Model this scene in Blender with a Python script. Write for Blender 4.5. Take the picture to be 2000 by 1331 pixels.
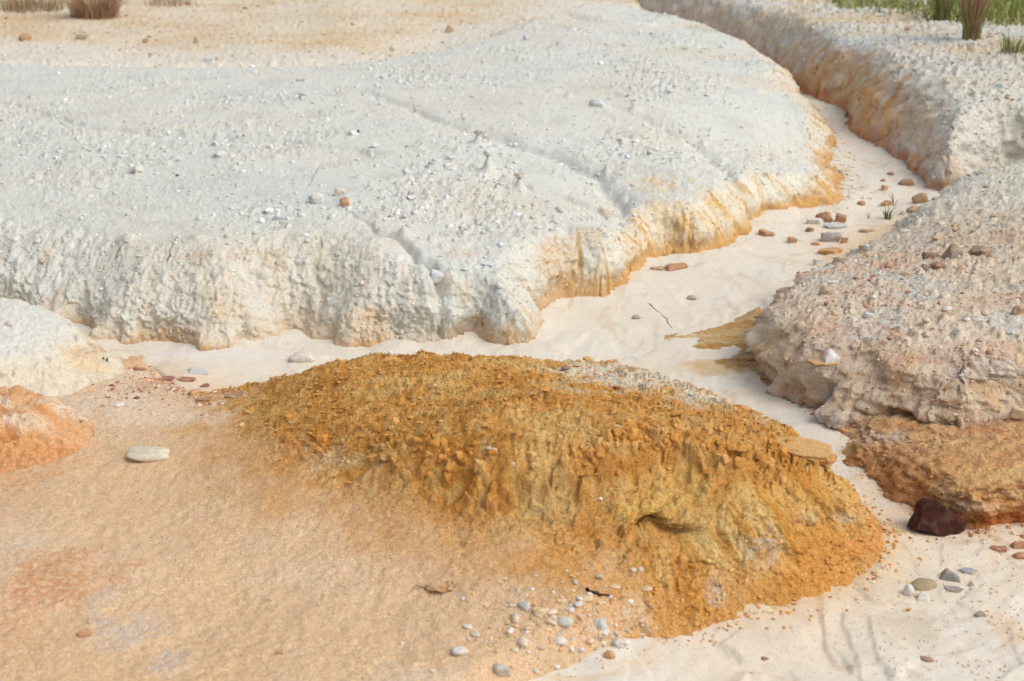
import bpy, bmesh, math, random
import numpy as np
from mathutils import Vector, Matrix, Euler

for _o in list(bpy.data.objects):
    bpy.data.objects.remove(_o, do_unlink=True)
SC = bpy.context.scene
COL = SC.collection
rng = np.random.default_rng(11)
random.seed(11)

# ------------------------------------------------------------------ camera
CH, PITCH, LENS = 1.7, math.radians(19.0), 50.0
FP = 2000 * LENS / 36.0
CP, SP = math.cos(PITCH), math.sin(PITCH)
cam_d = bpy.data.cameras.new("camera")
cam = bpy.data.objects.new("camera", cam_d)
COL.objects.link(cam)
cam.location = (0, 0, CH)
cam.rotation_euler = (math.radians(90) - PITCH, 0, 0)
cam_d.lens = LENS
cam_d.sensor_width = 36.0
cam_d.clip_start = 0.05
cam_d.clip_end = 400
cam_d.dof.use_dof = True
cam_d.dof.focus_distance = 4.6
cam_d.dof.aperture_fstop = 4.0
SC.camera = cam

# ------------------------------------------------------------------ world, sun, exposure
SUN_EL, SUN_AZ = math.radians(50), math.radians(112)     # azimuth from +Y, positive = right
w = bpy.data.worlds.new("World")
SC.world = w
w.use_nodes = True
nt = w.node_tree
bg = nt.nodes["Background"]
sky = nt.nodes.new("ShaderNodeTexSky")
sky.sky_type = 'NISHITA'
sky.sun_disc = False
sky.sun_elevation = SUN_EL
sky.sun_rotation = SUN_AZ
sky.air_density = 1.0
sky.dust_density = 3.5
sky.ozone_density = 1.0
hs = nt.nodes.new("ShaderNodeHueSaturation")          # thin overcast: the blue is mostly veiled
hs.inputs["Saturation"].default_value = 0.5
nt.links.new(sky.outputs[0], hs.inputs["Color"])
nt.links.new(hs.outputs[0], bg.inputs[0])
bg.inputs[1].default_value = 0.15
sun_d = bpy.data.lights.new("sun", 'SUN')
sun_d.energy = 0.95
sun_d.angle = math.radians(48)
sun_d.color = (1.0, 0.96, 0.86)
sun = bpy.data.objects.new("sun", sun_d)
COL.objects.link(sun)
sd = Vector((math.sin(SUN_AZ) * math.cos(SUN_EL), math.cos(SUN_AZ) * math.cos(SUN_EL), math.sin(SUN_EL)))
sun.rotation_euler = sd.to_track_quat('Z', 'Y').to_euler()
sun.location = (5, 4, 8)
vs = SC.view_settings
vs.view_transform = 'Standard'
vs.look = 'None'
vs.gamma = 1.0
vs.use_curve_mapping = False
vs.exposure = 0.19

# ------------------------------------------------------------------ small helpers
def lin(c):
    c = np.asarray(c, float) / 255.0
    return np.where(c <= 0.04045, c / 12.92, ((c + 0.055) / 1.055) ** 2.4)

def alb(r, g, b, k=0.92):
    """real-world base colour for a surface seen as (r,g,b) in open daylight"""
    return np.clip(lin((r, g, b)) * k, 0.004, 0.84)

def sstep(a, b, x):
    t = np.clip((x - a) / (b - a), 0, 1)
    return t * t * (3 - 2 * t)

def _h(ix, iy, seed):
    h = ix.astype(np.uint32) * np.uint32(374761393) + iy.astype(np.uint32) * np.uint32(668265263) + np.uint32((seed * 2246822519) & 0xffffffff)
    h = (h ^ (h >> np.uint32(13))) * np.uint32(1274126177)
    h = (h ^ (h >> np.uint32(16))) * np.uint32(2654435761)
    return h ^ (h >> np.uint32(15))

_ga = np.arange(256) * (2 * math.pi / 256)
_GC, _GS = np.cos(_ga).astype(np.float32), np.sin(_ga).astype(np.float32)
def perlin(x, y, seed=0):
    x = np.asarray(x, np.float32); y = np.asarray(y, np.float32)
    xf = np.floor(x); yf = np.floor(y)
    ix = xf.astype(np.int32); iy = yf.astype(np.int32)
    fx = x - xf; fy = y - yf
    u = fx * fx * fx * (fx * (fx * 6 - 15) + 10); v = fy * fy * fy * (fy * (fy * 6 - 15) + 10)
    def g(ax, ay, dx, dy):
        a = _h(ax, ay, seed) & np.uint32(255)
        return _GC[a] * dx + _GS[a] * dy
    n00 = g(ix, iy, fx, fy); n10 = g(ix + 1, iy, fx - 1, fy)
    n01 = g(ix, iy + 1, fx, fy - 1); n11 = g(ix + 1, iy + 1, fx - 1, fy - 1)
    a = n00 + u * (n10 - n00); b = n01 + u * (n11 - n01)
    return (a + v * (b - a)) * 1.5

def fbm(x, y, octv=4, seed=0, gain=0.5):
    t = 0; a = 1.0; s = 0
    for o in range(octv):
        t = t + a * perlin(x * 2 ** o + 17.3 * o, y * 2 ** o - 9.1 * o, seed + o); s += a; a *= gain
    return t / s * 1.4

def worley(x, y, seed=0):
    """F1, F2 distances and a 0..1 random number per cell"""
    x = np.asarray(x, np.float32); y = np.asarray(y, np.float32)
    ix = np.floor(x).astype(np.int32); iy = np.floor(y).astype(np.int32)
    f1 = np.full(x.shape, 9.0, np.float32); f2 = f1.copy(); cid = np.zeros(x.shape, np.float32)
    for dx in (-1, 0, 1):
        for dy in (-1, 0, 1):
            h = _h(ix + dx, iy + dy, seed)
            px = (ix + dx) + (h & np.uint32(0xffff)).astype(np.float32) / 65536.0
            py = (iy + dy) + (h >> np.uint32(16)).astype(np.float32) / 65536.0
            d = np.sqrt((x - px) ** 2 + (y - py) ** 2).astype(np.float32)
            m = d < f1
            f2 = np.where(m, f1, np.minimum(f2, d)); cid = np.where(m, (_h(ix + dx, iy + dy, seed + 77) & np.uint32(0xffff)).astype(np.float32) / 65536.0, cid)
            f1 = np.where(m, d, f1)
    return f1, f2, cid

# ------------------------------------------------------------------ photograph <-> place
def P(px, py, z):
    a = (px - 1000) / FP; b = (665.5 - py) / FP
    dx, dy, dz = a, CP + b * SP, -SP + b * CP
    t = (z - CH) / dz
    return (dx * t, dy * t)

def zs(x, y):
    """level of the sand in the gully"""
    return np.where(y > 4.5, 0.025 * (y - 4.5), 0.012 * (y - 4.5))

def PS(px, py):
    z = 0.0
    for _ in range(25):
        x, y = P(px, py, z); z = float(zs(x, min(y, 16)))
    return (x, y)

def proj(x, y, z):
    dz = z - CH
    dep = y * CP - dz * SP
    v = y * SP + dz * CP
    return 1000 + FP * x / dep, 665.5 - FP * v / dep, dep

def pts(*seq):
    """('w',x,y) world points or (px,py) photograph points on the sand"""
    out = []
    for q in seq:
        out.append((q[1], q[2]) if q[0] == 'w' else PS(q[0], q[1]))
    return np.array(out, float)

def chaikin(p, n=2):
    for _ in range(n):
        q = np.roll(p, -1, 0)
        p = np.stack([0.75 * p + 0.25 * q, 0.25 * p + 0.75 * q], 1).reshape(-1, 2)
    return p

class TPS:
    """smooth height surface through (px,py,z) or ('w',x,y,z) control points"""
    def __init__(self, ctrl, smooth=2e-3):
        c = np.array([(q[1], q[2], q[3]) if q[0] == 'w' else (*P(*q), q[2]) for q in ctrl], float)
        self.c = c[:, :2]; n = len(c)
        d = np.linalg.norm(self.c[:, None] - self.c[None], axis=2)
        K = self.k(d) + smooth * np.eye(n)
        A = np.zeros((n + 3, n + 3)); A[:n, :n] = K
        A[:n, n] = 1; A[:n, n + 1:] = self.c; A[n, :n] = 1; A[n + 1:, :n] = self.c.T
        self.w = np.linalg.solve(A, np.concatenate([c[:, 2], [0, 0, 0]]))
        self.lo, self.hi = c[:, 2].min() - 0.02, c[:, 2].max() + 0.03
    @staticmethod
    def k(r):
        return np.where(r > 1e-9, r * r * np.log(np.maximum(r, 1e-9)), 0)
    def __call__(self, x, y):
        z = self.w[-3] + self.w[-2] * x + self.w[-1] * y
        for (a, b), ww in zip(self.c, self.w):
            r2 = (x - a) ** 2 + (y - b) ** 2 + 1e-12
            z = z + ww * 0.5 * r2 * np.log(r2)
        return np.clip(z, self.lo, self.hi)

def idw(ctrl, x, y, p=3):
    n = 0; s = 0
    for cx, cy, v in ctrl:
        ww = 1.0 / ((x - cx) ** 2 + (y - cy) ** 2 + 0.003) ** (p / 2)
        n = n + ww * v; s = s + ww
    return n / s

class Region:
    def __init__(self, name, poly, plateau, wctrl, pw=2.2, res=0.02, level=None, bbox=None):
        self.name = name; self.pl = plateau; self.wc = wctrl; self.pw = pw; self.level = level
        p = chaikin(poly, 2); self.poly = p
        x0, y0 = p.min(0) - 0.35; x1, y1 = p.max(0) + 0.35
        if bbox: x0, y0, x1, y1 = max(x0, bbox[0]), max(y0, bbox[1]), min(x1, bbox[2]), min(y1, bbox[3])
        self.x0, self.y0, self.res = x0, y0, res
        nx = int((x1 - x0) / res) + 2; ny = int((y1 - y0) / res) + 2
        gx, gy = np.meshgrid((x0 + np.arange(nx) * res).astype(np.float32), (y0 + np.arange(ny) * res).astype(np.float32))
        best = np.full(gx.shape, 1e9, np.float32); S = np.zeros(gx.shape, np.float32); ins = np.zeros(gx.shape, bool)
        q = np.roll(p, -1, 0); acc = 0.0
        for (ax, ay), (bx, by) in zip(p, q):
            ex, ey = bx - ax, by - ay; L2 = ex * ex + ey * ey + 1e-12; L = math.sqrt(L2)
            t = np.clip(((gx - ax) * ex + (gy - ay) * ey) / L2, 0, 1)
            d = (gx - ax - t * ex) ** 2 + (gy - ay - t * ey) ** 2
            m = d < best
            best = np.where(m, d, best); S = np.where(m, acc + t * L, S)
            if abs(ey) > 1e-12:
                c = ((ay > gy) != (by > gy)) & (gx < ex * (gy - ay) / ey + ax)
                ins ^= c
            acc += L
        self.D = np.where(ins, np.sqrt(best), -np.sqrt(best)); self.S = S
        self.nx, self.ny = nx, ny
    def sample(self, x, y):
        fx = np.clip((x - self.x0) / self.res, 0, self.nx - 1.001); fy = np.clip((y - self.y0) / self.res, 0, self.ny - 1.001)
        ix = fx.astype(np.int32); iy = fy.astype(np.int32); u = fx - ix; v = fy - iy
        def bl(A):
            return (A[iy, ix] * (1 - u) + A[iy, ix + 1] * u) * (1 - v) + (A[iy + 1, ix] * (1 - u) + A[iy + 1, ix + 1] * u) * v
        return bl(self.D), bl(self.S)

# ------------------------------------------------------------------ the lie of the land
PZ = lambda px, py, z: ('w', *P(px, py, z))
T_white = TPS([(-300, 470, .24), (0, 470, .27), (300, 465, .30), (600, 465, .31), (720, 480, .30), (850, 500, .27), (1000, 470, .27), (1140, 400, .29),
               (1230, 370, .27), (1330, 345, .29), (1430, 330, .27), (1560, 320, .19), (1610, 300, .15), (0, 300, .33), (-300, 300, .32), (400, 300, .36), (800, 300, .37),
               (1000, 320, .34), (1200, 250, .38), (1450, 220, .34), (1570, 230, .27), (-300, 150, .34), (0, 150, .36), (500, 150, .40), (1000, 150, .44), (1300, 120, .42),
               (1000, 85, .45), (300, 118, .34), (700, 113, .36), (0, 95, .33), (1200, 60, .45), (1340, 55, .40), (1500, 150, .35), (1400, 85, .40), (1080, 32, .42),
               ('w', -4, 6, .3), ('w', -4, 10, .33), ('w', 0.6, 13.5, .42)])
T_far = lambda x, y: 0.31 + 0.02 * (np.minimum(y, 40) - 10) + 0.05 * fbm(x * 0.55, y * 0.9, 3, 5) - .05 * np.exp(-((x + .55) / .35) ** 2 - ((y - 11.2) / .8) ** 2)
T_right = TPS([(1480, 40, .5), (1420, 30, .48), (1600, 110, .48), (1700, 170, .46), (1800, 250, .44), (1860, 300, .38), (1900, 320, .30), (1990, 310, .33), (1560, 60, .52), (1750, 100, .53),
               (1900, 80, .54), (2000, 150, .52), (2000, 30, .56), (1650, 30, .55), (1400, 5, .5), (1300, 8, .48), ('w', 5, 8, .5), ('w', 5, 14, .6), ('w', 2.5, 16, .6), ('w', 1.4, 16, .5), ('w', 6, 30, .8), ('w', 2, 30, .8), ('w', 3.6, 6.9, .32), ('w', 2.9, 7.2, .31), ('w', 4.5, 7.4, .36)])
T_nru = TPS([(1720, 462, .12), (1620, 520, .15), (1545, 565, .18), (1500, 640, .205), (1470, 690, .19), (1800, 430, .19), (1900, 410, .25), (2000, 395, .29), (1700, 540, .235), (1850, 540, .27),
             (2000, 540, .30), (1600, 640, .24), (1800, 640, .26), (2000, 670, .27), (1600, 720, .21), (1750, 740, .205), (1900, 770, .19), (2000, 770, .2), ('w', 3, 4.2, .3), ('w', 3, 6.4, .33), ('w', 2.6, 6.6, .31), ('w', 3.5, 7.3, .36), ('w', 2.7, 7.1, .33), (1850, 810, .16), (1980, 805, .17)])
T_nrl = TPS([(1500, 790, .032), (1600, 822, .052), (1660, 850, .06), (1740, 850, .07), (1850, 850, .10), (2000, 830, .12), (1660, 890, .05), (1750, 905, .075), (1850, 905, .105), (2000, 890, .12), (1790, 960, .09),
             (1880, 975, .095), (1980, 975, .11), ('w', 2.5, 3.6, .12), ('w', 2.5, 4.4, .15), ('w', 1.5, 4.6, .1)])
T_fg = TPS([(640, 708, .19), (560, 735, .13), (480, 765, .08), (760, 711, .225), (900, 716, .245), (1050, 736, .24), (1160, 735, .20), (1250, 742, .195), (1150, 709, .15), (1250, 720, .165), (1330, 736, .16), (1400, 768, .17), (1450, 803, .20),
            (1560, 850, .195), (1625, 884, .165), (650, 840, .185), (560, 860, .14), (800, 870, .235), (1000, 888, .265), (1200, 882, .268), (1400, 872, .265), (1550, 880, .225), (1250, 800, .265), (900, 790, .25),
            (700, 950, .14), (850, 990, .142), (1000, 1010, .15), (800, 1080, .085), (1000, 1120, .085), (1150, 1130, .09), (1250, 1160, .075), (1150, 1230, .06), (1000, 1250, .055), (850, 1300, .05), (400, 900, .08), (450, 820, .085),
            (300, 800, .06), (250, 760, .05), (300, 1000, .075), (100, 1000, .085), (100, 1120, .10), (300, 1250, .075), (0, 1300, .1), (600, 1250, .06), (550, 1050, .075), ('w', -2.5, 4.3, .07), ('w', -2.5, 2.5, .11), ('w', -1, 1.7, .08), ('w', 0, 2.0, .05),
            (1500, 950, .215), (1650, 1000, .15), (1350, 950, .20), (1200, 960, .194), (1200, 1040, .12), (1350, 1045, .125), (1000, 955, .19)])
T_hump = TPS([('w', -1.8, 4.65, .215), ('w', -2.4, 4.7, .24), ('w', -1.55, 4.6, .16), ('w', -1.42, 4.5, .10), ('w', -3, 4.6, .25), ('w', -1.6, 4.35, .15), ('w', -2.0, 4.3, .17)])
T_om = TPS([('w', -1.4, 3.9, .165), ('w', -1.8, 3.85, .18), ('w', -1.32, 3.8, .135), ('w', -1.45, 3.7, .135), ('w', -1.3, 3.95, .145)])

R_far = Region('far_ground', pts(('w', -30, 9.6), ('w', -2, 9.6), ('w', 0.6, 10.3), ('w', 0.9, 12.0), ('w', 1.5, 14.2), ('w', 1.2, 18), ('w', 0, 60), ('w', -40, 60)), T_far, [(0, 10, .2)], 1.5, 0.06, bbox=(-6, 9, 6, 24))
R_white = Region('white_bank', pts(('w', -6, 5.6), ('w', -2.5, 5.35), (0, 628), (90, 645), (150, 660), (200, 680), (290, 683), (420, 686), (500, 682), (560, 660), (610, 664), (660, 684), (720, 692), (800, 692), (905, 686), (922, 672),
                   (935, 672), (965, 684), (1022, 690), (1045, 662), (1075, 625), (1105, 592), (1140, 582), (1200, 582), (1240, 556), (1264, 526), (1282, 506), (1320, 505), (1370, 507),
                   (1410, 484), (1470, 455), (1490, 434), (1560, 418), (1610, 404), (1662, 394), (1668, 372), (1648, 340), (1640, 290), (1618, 250), (1600, 222),
                   ('w', 1.97, 9.4), ('w', 1.93, 9.95), ('w', 1.77, 11.3), ('w', 1.68, 11.95), ('w', 1.45, 12.5), ('w', 1.0, 13.3), ('w', .55, 13.4), ('w', .3, 12.6), ('w', -.18, 11.6), ('w', -.35, 10.85),
                   ('w', -.45, 10.6), ('w', -.7, 10.3), ('w', -1.1, 10.15), ('w', -1.7, 10.05), ('w', -2.4, 10.1), ('w', -3.6, 10.6), ('w', -6, 11)),
                 T_white, [(*PS(300, 680), .50), (*PS(0, 640), .55), (*PS(560, 665), .46), (*PS(750, 690), .42), (*PS(930, 675), .2), (*PS(1020, 688), .2), (*PS(1075, 620), .17), (*PS(1255, 540), .11), (*PS(1290, 500), .15),
                           (*PS(1400, 490), .17), (*PS(1480, 440), .18), (*PS(1560, 415), .22), (*PS(1660, 385), .26), (*PS(1640, 300), .25), (*PS(1600, 222), .45), (1.95, 9.7, .25), (1.8, 11, .2), (1.2, 13, .3), (-.4, 10.8, .4), (-1.5, 10, .9), (-3.5, 10.5, 1.0)], 2.3, 0.02, bbox=(-5, 4.6, 2.4, 14))
R_right = Region('far_right_bank', pts((1560, 183), (1605, 197), (1642, 217), (1655, 258), (1700, 287), (1748, 304), (1772, 327), (1788, 352), (1812, 372), (1845, 380), (1880, 374), (1908, 362), (1935, 349), (2000, 342), ('w', 3.0, 6.85), ('w', 8, 7.2), ('w', 14, 40), ('w', 1.5, 60), ('w', 1.0, 16), ('w', 1.1, 14.0),
                   ('w', 1.5, 12.75), ('w', 1.74, 12.05), ('w', 1.86, 11.3), ('w', 1.99, 10.5)), T_right,
                 [(*PS(1560, 183), .26), (*PS(1650, 240), .28), (*PS(1700, 285), .32), (*PS(1770, 325), .3), (*PS(1830, 378), .28), (*PS(1930, 345), .2), (2.0, 11.3, .22), (1.6, 12.9, .22), (3, 6.9, .3)], 2.0, 0.025, bbox=(.6, 6, 6, 22))
R_nru = Region('near_right_bank', pts((1832, 396), (1800, 406), (1762, 434), (1705, 458), (1662, 494), (1600, 522), (1535, 562), (1492, 618), (1462, 672), (1446, 735), PZ(1480, 775, .01), PZ(1540, 795, .02), PZ(1600, 815, .035), PZ(1650, 825, .05), PZ(1720, 832, .07), PZ(1770, 845, .085), PZ(1840, 858, .10), PZ(1890, 862, .105), PZ(1960, 848, .115), PZ(2020, 838, .12), ('w', 2.2, 4.0), ('w', 4, 4.2), ('w', 4, 7.6), ('w', 3.0, 7.5), ('w', 2.55, 7.2), ('w', 2.32, 6.85), (1905, 372), (1880, 386)),
               T_nru, [(*PS(1800, 406), .35), (*PS(1600, 522), .25), (*PS(1490, 625), .16), (*PS(1446, 735), .13), (*PS(1560, 800), .18), (*PS(1720, 822), .34), (*PS(1890, 858), .40), (*PS(2000, 832), .40), (2.6, 7.2, .5), (2.32, 6.85, .3)], 2.4, 0.015, level=lambda x, y: zs(x, y) + .095 * sstep(.95, 1.7, x) * sstep(4.7, 4.2, y))
R_nrl = Region('right_ledge', pts((1440, 745), (1485, 795), (1560, 832), (1620, 862), (1640, 890), (1652, 912), (1690, 918), (1708, 945), (1742, 975), (1785, 995), (1870, 1040), (1925, 1048), (2000, 1034), ('w', 1.75, 3.42), ('w', 4, 3.3), ('w', 4, 4.8), ('w', 1.2, 4.8), ('w', .8, 4.6)),
               T_nrl, [(*PS(1480, 790), .3), (*PS(1620, 862), .2), (*PS(1650, 905), .1), (*PS(1742, 975), .12), (*PS(1870, 1040), .06), (*PS(2000, 1034), .05)], 2.2, 0.015)
R_fg = Region('foreground', pts((420, 772), ('w', -.72, 4.42), ('w', -.45, 4.40), ('w', -.1, 4.40), ('w', .12, 4.47), ('w', .35, 4.52), ('w', .52, 4.38), ('w', .63, 4.22), ('w', .74, 4.03), ('w', .85, 3.83), ('w', .93, 3.65), ('w', .97, 3.5), ('w', 1.0, 3.35), (1752, 1092), (1700, 1127), (1620, 1157), (1560, 1182), (1450, 1218), (1350, 1243), (1270, 1250),
                   (1235, 1256), (1212, 1284), (1130, 1314), (1000, 1350), ('w', -.15, 2.4), ('w', -.3, 1.5), ('w', -4, 1.2), ('w', -5, 3), ('w', -3, 4.6), ('w', -1.6, 4.75), ('w', -1.3, 4.78), ('w', -1.18, 4.66), ('w', -1.02, 4.46)),
              T_fg, [(-.95, 4.4, .2), (-.5, 4.4, .26), (0, 4.4, .28), (.4, 4.5, .2), (.75, 4.0, .22), (.95, 3.6, .2), (*PS(1752, 1092), .22), (*PS(1620, 1157), .34), (*PS(1450, 1218), .38), (*PS(1350, 1243), .3), (*PS(1240, 1256), .10), (*PS(1130, 1314), .09), (*PS(1000, 1350), .07), (-1.25, 4.7, .4), (-2.5, 4.6, .3)], 1.7, 0.015)
R_hump = Region('pale_hump', pts(('w', -1.40, 4.70), ('w', -1.55, 4.86), ('w', -1.8, 4.94), ('w', -2.6, 5.1), ('w', -3.3, 5.0), ('w', -3.3, 4.2), ('w', -2.4, 4.1), ('w', -1.6, 4.16), ('w', -1.38, 4.26), ('w', -1.3, 4.5)), T_hump, [(-1.4, 4.7, .16), (-1.8, 4.94, .2), (-1.4, 4.3, .25), (-1.8, 4.14, .1)], 2.0, 0.015, level=T_fg)
R_om = Region('orange_hummock', pts(('w', -1.235, 3.85), ('w', -1.26, 4.0), ('w', -1.38, 4.06), ('w', -1.7, 4.1), ('w', -2.0, 3.95), ('w', -1.95, 3.55), ('w', -1.5, 3.52), ('w', -1.33, 3.60), ('w', -1.25, 3.72)), T_om, [(-1.25, 3.9, .14), (-1.5, 3.55, .3), (-1.4, 4.06, .1)], 1.7, 0.015, level=T_fg)
R_shelf = Region('ochre_shelf', pts((1278, 657), (1340, 648), (1400, 641), (1430, 622), (1470, 606), (1490, 596), (1520, 640), (1470, 690), (1490, 730), (1440, 745), (1380, 725), (1340, 712), (1400, 705), (1440, 690), (1385, 694), (1320, 682)),
                 lambda x, y: zs(x, y) + 0.016 + .034 * sstep(.55, 1.05, x), [(1, 5, .14)], 1.5, 0.01)
REG = [R_far, R_white, R_right, R_nru, R_nrl, R_fg, R_hump, R_om, R_shelf]
FAR, WHITE, RIGHT, NRU, NRL, FG, HUMP, OM, SHELF = range(9)

def onw(px, py, T):
    """first point where the line of sight meets a height surface"""
    t = np.exp(np.linspace(math.log(1.9), math.log(18), 2500))
    a = (px - 1000) / FP; b = (665.5 - py) / FP
    x = a * t; y = (CP + b * SP) * t; z = CH + (-SP + b * CP) * t
    below = z <= T(x, y)
    i = int(np.argmax(below)) if below.any() else len(t) - 1
    return (float(x[i]), float(y[i]))

def polydist(x, y, line):
    """distance to an open polyline, side (+ = left of its direction) and 0..1 along"""
    best = np.full(np.shape(x), 1e9); side = np.zeros(np.shape(x)); tt = np.zeros(np.shape(x))
    L = np.linalg.norm(np.diff(line, axis=0), axis=1); tot = L.sum(); acc = 0
    for (ax, ay), (bx, by), l in zip(line[:-1], line[1:], L):
        ex, ey = bx - ax, by - ay
        t = np.clip(((x - ax) * ex + (y - ay) * ey) / (l * l), 0, 1)
        d = np.hypot(x - ax - t * ex, y - ay - t * ey)
        m = d < best
        best = np.where(m, d, best); side = np.where(m, np.sign(ex * (y - ay) - ey * (x - ax)), side); tt = np.where(m, (acc + t * l) / tot, tt)
        acc += l
    return best, side, tt

def smooth_line(l, n=2):
    l = np.array(l, float)
    for _ in range(n):
        q = [l[0]]
        for a, b in zip(l[:-1], l[1:]):
            q += [0.75 * a + 0.25 * b, 0.25 * a + 0.75 * b]
        l = np.array(q + [l[-1]])
    return l

# rills cut into the white bank: line, depth start/end, width, how one-sided
RILLS = [([onw(*q, T_white) for q in ((-60, 190), (40, 205), (130, 235), (210, 252), (320, 262), (460, 267), (560, 274), (700, 290))], .014, .022, .06, .8),
         ([onw(*q, T_white) for q in ((660, 165), (760, 195), (860, 235), (960, 266), (1060, 292), (1150, 325), (1200, 370), (1235, 430), (1256, 490))], .016, .06, .08, 0.45),
         ([onw(*q, T_white) for q in ((640, 400), (720, 440), (790, 475), (850, 525), (893, 580), (915, 630))] + [PS(932, 675)], .006, .13, .026, 0.3),
         ([onw(*q, T_white) for q in ((950, 340), (1000, 355), (1080, 375), (1130, 385), (1180, 400))], .016, .028, .06, 0.8),
         ([onw(*q, T_white) for q in ((1150, 190), (1250, 230), (1330, 270), (1400, 310), (1440, 360), (1470, 420))], .008, .045, .06, 0.3),
         ([onw(*q, T_white) for q in ((1040, 455), (1060, 480), (1080, 540))] + [PS(1085, 615)], .008, .045, .045, 0.4),
         ([onw(*q, T_white) for q in ((1100, 20), (1130, 38), (1220, 46), (1330, 48), (1370, 55))], .02, .05, .12, 0.2),
         ]
RILLS = [(smooth_line(l), a, b, c, o) for l, a, b, c, o in RILLS]
# earth pillars left standing under small stones
PILLARS = [(955, 338, .085, .022), (1015, 364, .060, .017), (935, 280, .055, .022), (972, 285, .022, .018), (1185, 335, .03, .016), (617, 392, .03, .022), (790, 460, .035, .022), (672, 395, .02, .025), (1168, 205, .035, .03), (1240, 215, .03, .025),
           (430, 308, .025, .03), (265, 335, .025, .03), (345, 312, .02, .025), (1110, 190, .03, .02), (1080, 180, .025, .03), (587, 188, .025, .03), (1075, 395, .015, .02), (820, 292, .025, .02), (250, 465, .03, .03), (385, 468, .02, .03), (70, 365, .02, .02),
           (1330, 275, .025, .025), (1390, 260, .03, .02), (1480, 180, .03, .03), (1310, 188, .03, .03), (700, 350, .02, .02), (540, 310, .02, .03), (150, 300, .02, .02), (480, 240, .02, .03), (560, 250, .015, .02)]
PILLARS = [(*onw(px, py, T_white), a, s) for px, py, a, s in PILLARS]

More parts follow.
